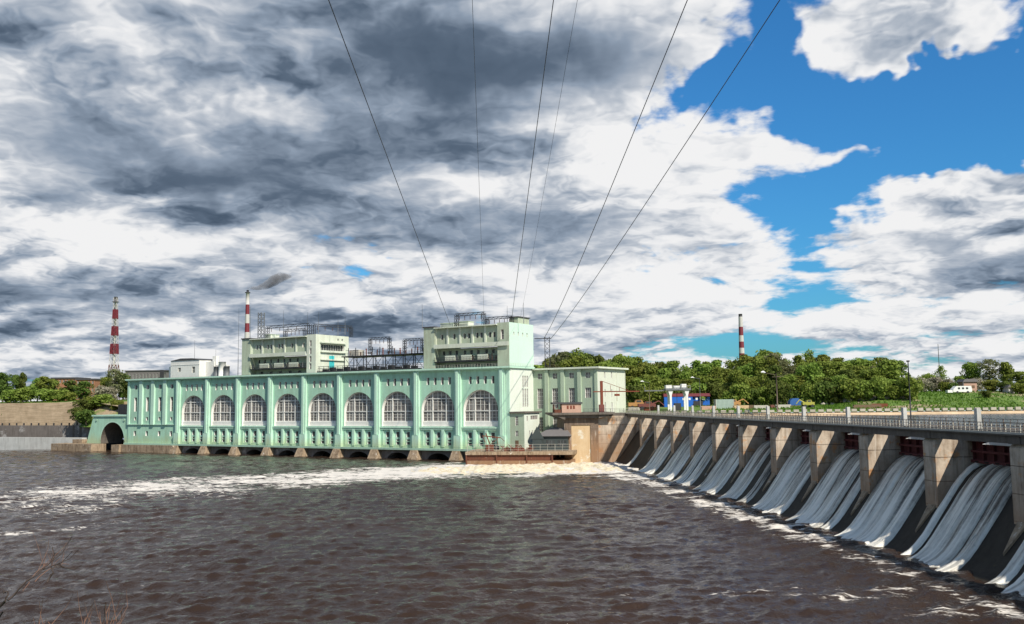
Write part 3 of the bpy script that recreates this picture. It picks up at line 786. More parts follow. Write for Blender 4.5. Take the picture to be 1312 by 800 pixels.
# parapet hut on the slab
hut = empty('gatehouse', dl(-21.0, YA-1.4, 13.95), DA, 'small pinkish brick kiosk with dark flat roof on the overhanging abutment slab', 'kiosk')
b = MB(); b.box(2.2, 7.6, 0, 3.5, 0, 2.35); b.build('wall', M_['pink_render'], hut)
b = MB(); b.box(0.1, 2.2, 0.3, 3.3, 0, 0.9); b.box(0.1, 0.25, 0.3, 3.3, 0, 2.3); b.box(1.1, 1.2, 0.3, 0.4, 0, 2.3); b.build('porch_frame', M_['rust'], hut)
b = MB(); b.box(-0.4, 7.9, -0.35, 3.9, 2.36, 2.85); b.build('roof', M_['roof_felt'], hut)
b = MB()
for x in (3.6, 4.5, 5.3): b.box(x, x+0.5, -0.05, -0.01, 1.0, 1.9)
b.build('rust_patch', M_['rust_red'], hut)
# red jib crane
cr = empty('jib_crane', dl(-7.5, YA-0.5, 13.95), DA, 'rusty red jib crane standing on the abutment before the white end wall', 'crane')
b = MB(); b.box(-0.35, 0.35, -0.35, 0.35, 0, 8.6); b.build('mast', M_['rust_red'], cr)
b = MB(); b.box(-2.3, 10.6, -0.25, -0.05, 5.5, 5.8); b.bar((0, -0.15, 8.6), (7.5, -0.15, 5.9), 0.12); b.bar((2.5, -0.15, 7.4), (2.5, -0.15, 5.8), 0.1); b.bar((5, -0.15, 6.7), (5, -0.15, 5.8), 0.1)
b.build('jib', M_['rust_red'], cr)
b = MB(); b.box(3.6, 5.0, -0.5, 0.1, 4.4, 5.0); b.bar((4.3, -0.2, 5.4), (4.3, -0.2, 3.0), 0.06); b.build('hoist', M_['rust_red'], cr)
b = MB(); b.box(-0.8, 0.6, -0.6, 0.6, 0, 2.1); b.build('winch_box', M_['red_paint'], cr)

# ------------------------------------------------------------------ walls with openings
def grid_wall(b, P, u0, u1, v0, v1, holes):
    us = sorted({u0, u1, *[h[0] for h in holes], *[h[1] for h in holes]}); vs = sorted({v0, v1, *[h[2] for h in holes], *[h[3] for h in holes]})
    us = [u for u in us if u0 <= u <= u1]; vs = [v for v in vs if v0 <= v <= v1]
    for a, c in zip(us, us[1:]):
        for d, e in zip(vs, vs[1:]):
            mu, mv = (a+c)/2, (d+e)/2
            if any(h[0] < mu < h[1] and h[2] < mv < h[3] for h in holes): continue
            b.q(P(a, d, 0), P(c, d, 0), P(c, e, 0), P(a, e, 0))
def fbox(b, P, u0, u1, v0, v1, d0, d1):
    """box in wall coordinates, d is depth into the wall (negative stands proud)"""
    c = [P(u, v, d) for u in (u0, u1) for v in (v0, v1) for d in (d0, d1)]
    i = len(b.v); b.v += [tuple(p) for p in c]
    for f in ((0, 1, 3, 2), (4, 6, 7, 5), (0, 4, 5, 1), (2, 3, 7, 6), (0, 2, 6, 4), (1, 5, 7, 3)):
        b.f.append(tuple(i+k for k in f)); b.sm.append(False)
def rect_window(parent, P, u0, u1, v0, v1, depth, cols=2, rows=3, name='window', fm='white_paint', pane='glass', bar=0.07, rev='white_paint'):
    b = MB(); b.q(P(u0, v0, depth), P(u1, v0, depth), P(u1, v1, depth), P(u0, v1, depth))
    w = b.build(name, M_[pane], parent)
    f = MB()
    f.q(P(u0, v0, 0), P(u0, v1, 0), P(u0, v1, depth), P(u0, v0, depth)); f.q(P(u1, v0, 0), P(u1, v0, depth), P(u1, v1, depth), P(u1, v1, 0))
    f.q(P(u0, v0, 0), P(u0, v0, depth), P(u1, v0, depth), P(u1, v0, 0)); f.q(P(u0, v1, 0), P(u1, v1, 0), P(u1, v1, depth), P(u0, v1, depth))
    dd = depth-0.03
    if cols or rows:
        for i in range(1, cols): fbox(f, P, u0+(u1-u0)*i/cols-bar/2, u0+(u1-u0)*i/cols+bar/2, v0, v1, dd-0.06, dd)
        for i in range(1, rows): fbox(f, P, u0, u1, v0+(v1-v0)*i/rows-bar/2, v0+(v1-v0)*i/rows+bar/2, dd-0.06, dd)
    f.build('frame', M_[fm], w)
    return w

FO = Vector((-2.9176, 269.631, 0)); FA = math.atan2(-0.51107, 0.85954)
FX = Vector((math.cos(FA), math.sin(FA), 0)); FY = Vector((-math.sin(FA), math.cos(FA), 0))
def fl(x, y, z=0): return FO + FX*x + FY*y + Vector((0, 0, z))
BAY = 15.2213; XE = 2.27; XL = -165.0; DEP = 13.84; ZB = 3.6; ZR = 27.3
ps = empty('power_station', FO, FA, 'long mint green power station hall with nine arched windows rising from the river', 'power station')
PF = lambda u, v, d: Vector((u, d, v))
PE = lambda u, v, d: Vector((XE-d, u, v))
front_holes = []
wall = MB(); arch_reveal = None
ARC = 5.95; ZS = 10.1; ZC = 14.9
def arch_pts(cx, r, n=24):
    return [(cx+r*math.cos(math.pi-math.pi*i/n), ZC+r*0.98*math.sin(math.pi-math.pi*i/n)) for i in range(n+1)]
for i in range(9):
    cx = -BAY*(i+0.5) - 0.25 if i < 8 else -BAY*(i+0.5)-0.1
    cx = -BAY*(i+0.5)
    hole = (cx-ARC, cx+ARC, ZS, ZC+ARC*0.98)
    front_holes.append(hole)
    pts = arch_pts(cx, ARC)
    # spandrels
    for (a, z), (c, e) in zip(pts, pts[1:]):
        wall.q(Vector((a, 0, z)), Vector((c, 0, e)), Vector((c, 0, hole[3])), Vector((a, 0, hole[3])))
    D = 1.15
    g = MB(); rim = [(cx-ARC, ZS)]+pts+[(cx+ARC, ZS)]
    g.q(*[Vector((x, D, z)) for x, z in reversed(rim)])
    w = g.build('arched_window', M_['glass'], ps)
    f = MB()
    for (a, z), (c, e) in zip(rim, rim[1:]): f.q((a, 0, z), (a, D, z), (c, D, e), (c, 0, e))
    f.q((cx-ARC, 0, ZS), (cx+ARC, 0, ZS), (cx+ARC, D, ZS), (cx-ARC, D, ZS))
    f.build('reveal', M_['white_paint'], w)
    f = MB()
    def top(x): 
        r = min(0.999, abs(x-cx)/ARC); return ZC+ARC*0.98*math.sqrt(1-r*r)
    f.box(cx-ARC+0.01, cx+ARC-0.01, 0.55, D-0.01, ZS+0.01, 11.45)                     # pale sill panel
    for k in range(1, 9):
        x = cx-ARC+2*ARC*k/9; wd = 0.32 if k in (3, 6) else 0.10
        if k in (3, 6): x += (-0.5 if k == 3 else 0.5)
        f.box(x-wd/2, x+wd/2, D-(0.30 if wd > .2 else 0.12), D-0.012, 11.45, top(x)-0.02)
    for z, wd in ((11.55, 0.3), (12.7, 0.07), (14.6, 0.26), (16.4, 0.07), (18.3, 0.26), (13.6, 0.07), (17.4, 0.07), (19.4, 0.07)):
        hw = ARC if z < ZC else ARC*math.sqrt(max(0, 1-((z-ZC)/(ARC*0.98))**2))
        f.box(cx-hw+0.02, cx+hw-0.02, D-(0.27 if wd > .2 else 0.10), D-0.013, z-wd/2, z+wd/2)
    # curved edge of the frame
    n = 24
    for j in range(n):
        a0_, a1_ = math.pi*j/n, math.pi*(j+1)/n
        P0 = [(cx+r*math.cos(a), ZC+r*0.98*math.sin(a)) for a in (a0_, a1_) for r in (ARC-0.02, ARC-0.3)]
        f.q((P0[0][0], D-0.2, P0[0][1]), (P0[1][0], D-0.2, P0[1][1]), (P0[3][0], D-0.2, P0[3][1]), (P0[2][0], D-0.2, P0[2][1]))
    f.build('frame', M_['white_paint'], w)
    # four slit windows above the arch
    for k, o in enumerate((-4.0, -1.35, 1.25, 3.85)):
        u0, u1 = cx+o-0.02, cx+o+0.95
        front_holes.append((u0, u1, 22.45, 24.6))
        rect_window(ps, PF, u0, u1, 22.45, 24.6, 0.85, 1, 1, 'slit_window', pane='glass_dark')
    # basement windows in three sunk panels
    for k in range(3):
        c = cx-3.95+3.95*k
        front_holes.append((c-1.35, c+1.35, 4.3, 8.9))
        pb = MB()
        u0, u1, v0, v1, dd = c-1.35, c+1.35, 4.3, 8.9, 0.35
        PW = lambda u, v, d, dd=dd: Vector((u, d+dd, v))
        hs = [(c-0.62, c+0.62, 6.7, 8.3), (c-0.62, c+0.62, 4.5, 5.35), (c-0.62, c+0.62, 5.6, 6.1)]
        grid_wall(pb, PW, u0, u1, v0, v1, hs)
        for A in (((u0, v0), (u0, v1)), ((u0, v1), (u1, v1)), ((u1, v1), (u1, v0)), ((u1, v0), (u0, v0))):
            (p, q), (r, s) = A; pb.q((p, 0, q), (p, dd, q), (r, dd, s), (r, 0, s))
        pn = pb.build('sunk_panel', M_['mint_light'], ps)
        for h_ in hs: rect_window(pn, PW, *h_, 0.4, 1, 1, 'basement_window', pane='glass_dark')
# left end zone: four bays of narrow windows
for k, c in enumerate((-160.9, -154.2, -147.3, -140.9)):
    for v0, v1, w_ in ((23.4, 24.9, 0.75), (15.2, 20.4, 0.75), (11.9, 13.1, 0.55), (6.2, 8.0, 0.65)):
        front_holes.append((c-w_, c+w_, v0, v1))
        rect_window(ps, PF, c-w_, c+w_, v0, v1, 0.75, 1, 3 if v1-v0 > 3 else 1, 'narrow_window', pane='glass_dark')
grid_wall(wall, PF, XL, XE, ZB, ZR-0.5, front_holes)
end_holes = []
for u in (7.4, 8.65, 9.9):
    for v0, v1 in ((21.4, 24.7), (15.6, 20.9)):
        end_holes.append((u, u+0.8, v0, v1)); rect_window(ps, PE, u, u+0.8, v0, v1, 0.3, 1, 4, 'narrow_window')
wall.box(XL, XE-0.9, DEP-0.2, DEP, ZB, ZR-0.5)
wall.q((XL, 0, ZB), (XL, 0, ZR-0.5), (XL, DEP, ZR-0.5), (XL, DEP, ZB))
wall.build('wall', M_['mint'], ps)
ew = MB(); grid_wall(ew, PE, 0, DEP, ZB, ZR-0.5, end_holes); ew.box(XE-0.9, XE+0.10, -0.05, 0.9, ZB, ZR-0.62); ew.build('end_wall', M_['end_white'], ps)
rf = MB(); rf.box(XL-0.3, XE+0.3, 0.3, DEP+0.3, ZR-0.45, ZR-0.1); rf.build('roof', M_['roof_felt'], ps)
cn = MB(); cn.box(XL-0.6, XE+0.9, -1.35, 0.28, ZR-0.5, ZR); cn.box(XL-0.35, XE+0.5, -0.8, -0.003, ZR-0.85, ZR-0.503)
cn.box(XE+0.003, XE+0.55, 0.28, DEP+0.2, ZR-0.5, ZR+0.002); cn.build('cornice', M_['mint_light'], ps)
for i in range(10):
    x = -BAY*i
    b = MB()
    b.box(x-1.05, x+1.05, -0.75, -0.002, ZB, ZR-0.86)
    b.box(x-0.45, x+0.45, -1.05, -0.752, 7.5, ZR-0.87); b.box(x-1.2, x+1.2, -1.1, -0.003, ZB-0.02, 7.4)
    b.build('pilaster', M_['mint_light'], ps)
b = MB(); b.box(XE-1.1, XE+0.12, -0.35, -0.004, ZB, ZR-0.86); b.build('pilaster', M_['mint_light'], ps)
for x in (-157.3, -150.7, -144.1):
    b = MB(); b.box(x-0.85, x+0.85, -0.7, -0.002, 10.3, ZR-0.86); b.build('pilaster', M_['mint_light'], ps)
b = MB(); b.box(XL-0.1, XL+1.0, -0.42, -0.003, 10.3, ZR-0.86); b.build('pilaster', M_['mint_light'], ps)
# ledges
b = MB()
for i in range(9):
    x1 = -BAY*i-1.25; x0 = -BAY*(i+1)+1.25
    b.box(x0, x1, -0.35, -0.003, 9.5, 10.0); b.box(x0, x1, -0.2, -0.004, 9.0, 9.3)
    for k in (-1, 1):
        c = (x0+x1)/2+k*1.97; b.box(c-0.42, c+0.42, -0.32, -0.004, 4.0, 9.0)
for a, c in ((-164, -158.3), (-156.4, -151.7), (-149.8, -145.1), (-143.2, -138.3)):
    b.box(a, c, -0.35, -0.003, 10.25, 10.6)
b.build('ledge', M_['mint_light'], ps)
b = MB(); b.box(XL-0.3, XE+0.2, -1.5, 0.6, 3.0, ZB-0.004); b.build('base_ledge', M_['mint_trim'], ps)
# walkway rail with white posts above the water
b = MB()
for i in range(140):
    x = XL+1+i*1.2; b.box(x-0.03, x+0.03, -1.43, -1.38, ZB, ZB+1.0)
for z in (0.5, 1.0): b.box(XL+1, XE, -1.425, -1.385, ZB+z-0.03, ZB+z)
b.build('railing', M_['mint_trim'], ps)
# outflow piers and arches under the hall
b = MB()
b.box(XL-0.6, -137.0, -2.3, 1.5, -1.5, 2.95)
b.build('stone_plinth', M_['stone_base'], ps)
for i in range(10):
    x = -BAY*i; p = MB()
    if i == 9: x += 0.5
    p.v = [(x-2.1, -3.6, -1.5), (x+2.1, -3.6, -1.5), (x+2.1, 1.5, -1.5), (x-2.1, 1.5, -1.5), (x-1.25, -1.8, 2.98), (x+1.25, -1.8, 2.98), (x+1.25, 1.5, 2.98), (x-1.25, 1.5, 2.98)]
    p.f = [(0, 1, 2, 3), (4, 7, 6, 5), (0, 4, 5, 1), (1, 5, 6, 2), (2, 6, 7, 3), (3, 7, 4, 0)]; p.sm = [False]*6
    p.build('stone_pier', M_['stone_base'], ps)
for i in range(9):
    x1 = -BAY*i-1.8; x0 = -BAY*(i+1)+1.8; cx = (x0+x1)/2; r = 4.1
    b = MB(); n = 14
    pts = [(cx-r*math.cos(math.pi*j/n), -1.5 if j in (0, n) else -0.3+2.2*math.sin(math.pi*j/n)) for j in range(n+1)]
    pts = [(cx-r, -1.5)]+[(cx-r*math.cos(math.pi*j/n), -0.2+2.3*math.sin(math.pi*j/n)) for j in range(n+1)]+[(cx+r, -1.5)]
    for (a, z), (c, e) in zip(pts, pts[1:]):
        b.q((a, 0.2, z), (c, 0.2, e), (c, 0.2, 2.99), (a, 0.2, 2.99)); b.q((a, 0.2, z), (a, 5, z), (c, 5, e), (c, 0.2, e))
    b.q((x0-1, 0.2, -1.5), (cx-r, 0.2, -1.5), (cx-r, 0.2, 2.99), (x0-1, 0.2, 2.99)); b.q((cx+r, 0.2, -1.5), (x1+1, 0.2, -1.5), (x1+1, 0.2, 2.99), (cx+r, 0.2, 2.99))
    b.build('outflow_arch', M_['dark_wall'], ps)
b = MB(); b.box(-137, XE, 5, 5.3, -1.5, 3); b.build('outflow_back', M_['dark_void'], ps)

# annexe behind and to the right
an = empty('station_annexe', FO, FA, 'grey-green three storey annexe block right of the arched hall with pale end wall', 'building')
AX0, AX1, AY0, AY1, AZ = XE+0.01, 23.4, DEP, 33.3, 26.9
PA = lambda u, v, d: Vector((u, AY0+d, v)); PB = lambda u, v, d: Vector((AX1-d, u, v))
hs = []
for c in (4.6, 9.6, 15.1, 20.4):
    for v0, v1, w_ in ((23.7, 25.3, 0.75), (15.0, 20.9, 0.95), (8.2, 12.4, 0.8)):
        if c > 20 and v0 == 15.0: v0, v1 = 18.0, 20.9
        hs.append((c-w_, c+w_, v0, v1)); rect_window(an, PA, c-w_, c+w_, v0, v1, 0.35, 3 if w_ > .9 else 2, 5 if v1-v0 > 4 else 2, 'window', rev='white_paint')
w = MB(); grid_wall(w, PA, AX0, AX1, 3, AZ-0.5, hs); w.box(AX0, AX1-0.4, AY1-0.2, AY1, 3, AZ-0.5); w.build('wall', M_['annexe'], an)
hs = []
for u in (18.6, 23.2):
    for v0, v1 in ((23.6, 25.6), (18.2, 20.4), (13.4, 16.6)):
        hs.append((u, u+0.7, v0, v1)); rect_window(an, PB, u, u+0.7, v0, v1, 0.3, 1, 2, 'window')
w = MB(); grid_wall(w, PB, AY0, AY1, 3, AZ-0.5, hs); w.build('end_wall', M_['annexe_end'], an)
for x in (7.0, 12.3, 17.8): MB().box(x-0.55, x+0.55, AY0-0.6, AY0-0.003, 3, AZ-0.52).build('pilaster', M_['annexe'], an)
MB().box(22.6, 23.5, AY0-0.35, AY0-0.003, 3, AZ-0.52).build('pilaster', M_['annexe'], an)
w = MB(); w.box(AX1+0.003, AX1+0.15, 26.6, 26.8, 3, AZ-0.52); w.box(AX1+0.003, AX1+0.1, 32.9, 33.3, 3, AZ-0.52); w.build('downpipe', M_['annexe_end'], an)
w = MB(); w.box(AX0-0.1, AX1+1.0, AY0-1.0, AY1+0.6, AZ-0.5, AZ); w.build('roof', M_['tower_pale'], an)
# stair block before the end wall
sb = empty('stair_block', FO, FA, 'low pale stair block with flat roof standing before the white end wall', 'building')
PS = lambda u, v, d: Vector((u, -0.2+d, v)); PT = lambda u, v, d: Vector((7.1-d, u, v))
hs = []
for v0, v1 in ((10.4, 13.0), (7.4, 8.9)):
    hs.append((4.2, 5.1, v0, v1)); rect_window(sb, PS, 4.2, 5.1, v0, v1, 0.2, 2, 4, 'window')
w = MB(); grid_wall(w, PS, 2.45, 7.1, 3.4, 13.9, hs); w.build('wall', M_['annexe'], sb)
hs = [(1.2, 1.9, 11.6, 13.0), (3.4, 7.6, 12.0, 13.1)]
for u in (2.5, 4.2, 5.6, 7.0): hs.append((u, u+0.5, 7.6, 8.9))
for h_ in hs: rect_window(sb, PT, *h_, 0.2, 3 if h_[1]-h_[0] > 2 else 1, 1, 'window')
w = MB(); grid_wall(w, PT, -0.2, 8.6, 3.4, 13.9, hs); w.q((2.45, 8.6, 3.4), (7.1, 8.6, 3.4), (7.1, 8.6, 13.9), (2.45, 8.6, 13.9)); w.build('side_wall', M_['end_white'], sb)
w = MB(); w.box(2.45, 7.6, -0.7, 9.2, 13.9, 14.3); w.build('roof', M_['deck_concrete'], sb)
w = MB(); w.box(4.1, 5.2, -0.26, -0.203, 3.6, 6.2); w.build('door', M_['wood'], sb)

# roof towers
def roof_tower(name, x0, x1, ydep, label, flip, endmat, ztop=39.7):
    t = empty(name, FO, FA, label, 'tower building')
    L_ = x1-x0; z0 = ZR-0.1
    lp0, lp1 = (x0, x0+4.1); rp0, rp1 = (x1-4.0, x1)
    w = MB()
    w.box(lp0, lp1, 0.9, ydep, z0, ztop+0.1)
    w.build('wall', M_['tower_wall'], t)
    w = MB()
    for (a, c) in ((lp0, lp1),):
        w.box(a-0.25, c+0.25, 0.6, ydep+0.2, ztop+0.1, ztop+0.45)
    w.build('coping', M_['roof_felt'], t)
    # right pylon: front face and end face
    PFt = lambda u, v, d: Vector((u, 0.9+d, v)); PEt = lambda u, v, d: Vector((x1-d, u, v))
    hs = []
    zt = ztop+0.35
    for v0 in (28.6, 31.0, 33.6, 36.2):
        if flip: hs.append((rp0+1.3, rp0+2.1, v0, v0+1.9)); rect_window(t, PFt, *hs[-1], 0.3, 1, 2, 'window', pane='glass_dark')
    if not flip:
        hs.append((rp0+1.2, rp0+2.2, 35.2, 38.0)); rect_window(t, PFt, *hs[-1], 0.5, 1, 2, 'window')
    w = MB(); grid_wall(w, PFt, rp0, rp1, z0, zt, hs); w.q((rp0, 0.9, z0), (rp0, 0.9, zt), (rp0, ydep, zt), (rp0, ydep, z0)); w.q((rp0, 0.9, zt), (rp1, 0.9, zt), (rp1, ydep, zt), (rp0, ydep, zt))
    w.q((rp0, ydep, z0), (rp0, ydep, zt), (rp1, ydep, zt), (rp1, ydep, z0))
    w.build('wall', M_['tower_pale' if flip else 'tower_wall'], t)
    hs = []
    if flip:
        hs = [(3.2, 15.0, 34.9, 36.9), (11.5, 12.2, 38.4, 39.1), (13.6, 14.3, 38.4, 39.1)]
        for h_ in hs: rect_window(t, PEt, *h_, 0.9 if h_[1]-h_[0] > 3 else 0.3, 10 if h_[1]-h_[0] > 3 else 1, 1, 'window', pane='glass_dark')
    else:
        hs = [(3.3+2.55*k, 3.95+2.55*k, 36.3, 37.4) for k in range(4)]
        for h_ in hs: rect_window(t, PEt, *h_, 0.5, 1, 1, 'window', pane='tower_end')
    w = MB(); grid_wall(w, PEt, 0.9, ydep, z0, zt, hs); w.build('end_wall', M_[endmat], t)
    if flip:
        w = MB(); w.box(x1+0.003, x1+0.7, 3.0, 15.2, 34.2, 34.75); w.box(x1+0.003, x1+0.7, 2.8, 15.3, 37.3, 37.7); w.box(x1+0.003, x1+0.55, 3.0, 15.2, 31.6, 32.0); w.build('ledge', M_['tower_pale'], t)
        w = MB(); w.box(x1+0.003, x1+0.08, 7.4, 9.9, 28.6, 33.2); w.build('door', M_['teal'], t)
    else:
        w = MB(); w.box(x1-3.4, x1-0.5, 7, 13.5, zt+0.003, zt+1.9); w.build('stair_box', M_['tower_wall'], t)
        w = MB(); w.box(x1-3.7, x1-0.2, 6.7, 13.8, zt+1.9, zt+2.15); w.build('coping', M_['roof_felt'], t)
    # upper storey between the pylons
    a, c = lp1, rp0
    PU = lambda u, v, d: Vector((u, 1.6+d, v))
    hs = []
    W_ = c-a
    groups = ((0.10, 1), (0.30, 1), (0.50, 2), (0.70, 2), (0.90, 2)) if not flip else ((0.12, 2), (0.32, 2), (0.52, 2), (0.72, 1), (0.92, 1))
    for fr, k in groups:
        for j in range(k):
            u = a+W_*fr+(j-(k-1)/2)*1.5-0.45; hs.append((u, u+0.9, 36.0, 37.5)); rect_window(t, PU, *hs[-1], 0.6, 1, 1, 'window', pane='glass_dark')
    w = MB(); grid_wall(w, PU, a, c, 33.9, ztop-0.3, hs); w.build('upper_wall', M_['tower_wall'], t)
    for j in range(6):
        u = a+W_*j/5; MB().box(max(a, u-0.3)+0.01, min(c, u+0.3)-0.01, 1.25, 1.598, 34.51, ztop-0.3).build('pilaster', M_['tower_pale'], t)
    w = MB(); w.box(a+0.01, c-0.01, 0.3, ydep, ztop-0.3, ztop-0.02); w.build('roof', M_['tower_pale'], t)
    # solid balcony parapet
    w = MB(); w.box(a+0.01, c-0.01, 0.35, 0.55, 33.3, 34.5); w.box(a+0.01, c-0.01, 0.56, 1.7, 33.25, 33.5)
    if not flip: w.box(c+0.01, x1, 0.35, 0.55, 33.3, 34.5)
    w.build('balcony', M_['tower_pale'], t)
    # recessed switch gallery
    PG = lambda u, v, d: Vector((u, 3.6+d, v)); hs = []
    for j in range(9 if not flip else 7):
        g0 = a+1.0+j*(W_-2)/8.6+(0.6*(j//3)); hs.append((g0, g0+1.0, 31.4, 32.6)); rect_window(t, PG, *hs[-1], 0.3, 1, 1, 'window', pane='glass_dark')
    for j in range(5): hs.append((a+2+j*(W_-4)/5, a+3.6+j*(W_-4)/5, 27.7, 28.5)); rect_window(t, PG, *hs[-1], 0.3, 1, 1, 'window', pane='glass_dark')
    w = MB(); grid_wall(w, PG, a, c, z0, 33.25, hs); w.build('gallery_wall', M_['tower_wall'], t)
    for j, fr in enumerate((0.16, 0.42, 0.68)): MB().box(a+W_*fr, a+W_*(fr+0.16), 1.2, 3.5, 29.6, 31.1).build('switch_cabinet', M_['tower_pale'], t)
    w = MB(); w.box(a+0.05, c-0.05, 0.55, 3.6, 29.1, 29.4)
    n = int(W_/0.55)
    for j in range(n+1):
        u = a+0.1+(W_-0.2)*j/n; w.box(u-0.03, u+0.03, 0.56, 0.62, 29.4, 30.5)
    w.box(a+0.05, c-0.05, 0.56, 0.62, 30.45, 30.55); w.box(a+0.05, c-0.05, 0.56, 0.62, 29.9, 29.97)
    w.build('gallery_railing', M_['steel_dark'], t)
    # bushings and insulators hanging in the gallery
    rnd = random.Random(3 if flip else 4)
    for j in range(16):
        u = a+0.8+(W_-1.6)*j/15+rnd.uniform(-.2, .2)
        if rnd.random() < 0.25: continue
        w = MB(); h_ = rnd.uniform(1.0, 2.2)
        pts = []; rs = []
        for k in range(9): pts.append((u, 1.6, 29.4+h_*k/8)); rs.append(0.20 if k % 2 else 0.10)
        w.tube(pts, rs, 6); w.build('insulator', M_['insulator' if rnd.random() < .6 else 'steel_grey'], t)
    return t
tr = roof_tower('roof_tower', -28.6, 1.8, 15.0, 'pale green switch tower on the roof at the right end beside the mint end wall', False, 'tower_end')
tl = roof_tower('roof_tower', -106.4, -72.3, 17.2, 'cream switch tower on the hall roof with a turquoise door in its end wall', True, 'tower_pale')

# lattice gantries on roofs
def lattice(b, A, B, w=0.9, n=8, t=0.10):
    A = Vector(A); B = Vector(B); d = (B-A).normalized()
    u = Vector((0, 0, 1)) if abs(d.z) < .9 else Vector((1, 0, 0)); s = d.cross(u).normalized(); v = s.cross(d)
    c = [(s*i+v*j)*w/2 for i, j in ((-1, -1), (1, -1), (1, 1), (-1, 1))]
    for k in c: b.bar(A+k, B+k, t)
    for i in range(n):
        p, q = A.lerp(B, i/n), A.lerp(B, (i+1)/n)
        for k in range(4):
            m, l = c[k], c[(k+1) % 4]
            b.bar(p+(m if i % 2 else l), q+(l if i % 2 else m), t*0.7)
def gantry(x0, x1, y, z0, z1, label, w=0.9, yy=None, mat='steel_dark'):
    g = empty('roof_gantry', FO, FA, label, 'gantry', 'lattice gantries on the power station roof')
    y2 = y if yy is None else yy
    for x, q in ((x0, y), (x1, y2)):
        b = MB(); lattice(b, (x, q, z0), (x, q, z1), w, 5); b.build('leg', M_[mat], g)
    b = MB(); lattice(b, (x0-0.3, y, z1), (x1+0.3, y2, z1), w*0.8, 12); b.build('beam', M_[mat], g)
    b = MB(); n = 5
    for j in range(n):
        f = (j+0.5)/n; x, q = x0+(x1-x0)*f, y+(y2-y)*f
        pts = [(x, q, z1-0.5-1.2*k/6) for k in range(7)]; b.tube(pts, [0.13 if k % 2 else 0.06 for k in range(7)], 6)
    b.build('insulator_row', M_['insulator'], g)
    return g
gantry(-19.2, -9.4, 5, 39.4, 43.6, 'tall lattice gantry in the middle of the right roof tower')
gantry(-8.3, 0.4, 5, 39.6, 41.9, 'lower lattice gantry at the right end of the right roof tower', 0.8)
gantry(-98.5, -79.0, 5, 39.4, 43.9, 'long lattice gantry over the left roof tower', 1.0)
gantry(-89.0, -80.0, 4, 39.4, 42.2, 'short inner lattice gantry under the long one on the left roof tower', 0.9)
gantry(-76.2, -72.8, 4, 40.1, 43.5, 'lattice gantry running back over the cream end wall of the left tower', 0.9, 19)
gantry(-54.5, -46.5, 7, 33.0, 38.0, 'lattice gantry above the open switchyard between the roof towers, left one', 0.8)
gantry(-40.5, -33.5, 7, 33.0, 37.0, 'lattice gantry above the open switchyard between the roof towers, right one', 0.8)
# roof boxes on the towers
for x0, x1, y0, y1, h_, lab in ((-25.2, -20.2, 5, 9, 1.5, 'pale vent box at the left end of the right tower roof'), (-19.9, -16.3, 7, 10, 1.9, 'white vent box beside the gantry leg on the right tower roof'),
                            (-99.5, -96.8, 5, 9, 1.6, 'white vent box at the left end of the left tower roof')):
    v = empty('roof_vent', fl((x0+x1)/2, (y0+y1)/2, 39.68), FA, lab, 'vent'); hx, hy = (x1-x0)/2, (y1-y0)/2
    b = MB(); b.box(-hx, hx, -hy, hy, 0, h_); b.build('housing', M_['tower_pale'], v)
    b = MB(); b.box(-hx-.15, hx+.15, -hy-.15, hy+.15, h_, h_+0.18); b.build('cap', M_['tower_wall'], v)
    b = MB()
    for k in range(4): b.box(-hx+0.3, hx-0.3, -hy-0.03, -hy-0.003, 0.3+k*0.28, 0.4+k*0.28)
    b.build('louvre', M_['steel_grey'], v)
# lattice mast beside the chimney
g = empty('lattice_mast', fl(-101.5, 5, 39.6), FA, 'dark square lattice mast on the left edge of the left roof tower', 'mast')
b = MB(); lattice(b, (0, 0, 0), (0, 0, 9.6), 1.5, 7, 0.2); b.build('frame', M_['steel_grey'], g)
# lightning rods
RODS = ((408, 400, 420), (363, 398, 430), (394, 400, 425), (433, 406, 424), (442, 404, 424), (541, 390, 416), (650, 392, 410), (671, 388, 404), (305, 395, 465), (276, 448, 480), (249, 436, 462))
for j, (px, y0, y1) in enumerate(RODS):
    n = Vector((0.8595, -0.5111))
    v = FW+RT*((px-656)/1200)
    # meet the line 5 m behind the facade
    o2 = FO+FY*5; s = (o2.x*FY.x+o2.y*FY.y)/(v.x*FY.x+v.y*FY.y)
    base = at(px, y1+3, v.y*s); top = at(px, y0, v.y*s)
    if px < 312: zb = ZR
    elif px < 320: zb = 39.7
    else: zb = min(base.z, 39.7)
    b = MB(); b.tube([(0, 0, 0), (0, 0, top.z-zb)], [0.12, 0.03], 5)
    o = b.build('lightning_rod', M_['steel_grey']); o.location = (base.x, base.y, zb)
    tag(o, ['thin grey lightning rod', 'thin grey rod aerial'][j % 2]+' rising '+['right of the teal door tower roof', 'behind the left tower roof left half', 'between the gantries of the left tower', 'over the cream end wall of the left tower', 'at the far corner of the cream end wall',
        'at the left end of the right tower', 'near the stair box of the right tower', 'from the stair box on the right tower', 'left of the left tower by the chimney', 'beside the two grey tanks on the roof', 'above the white roof house'][j], 'rod', 'lightning rods on the roof')

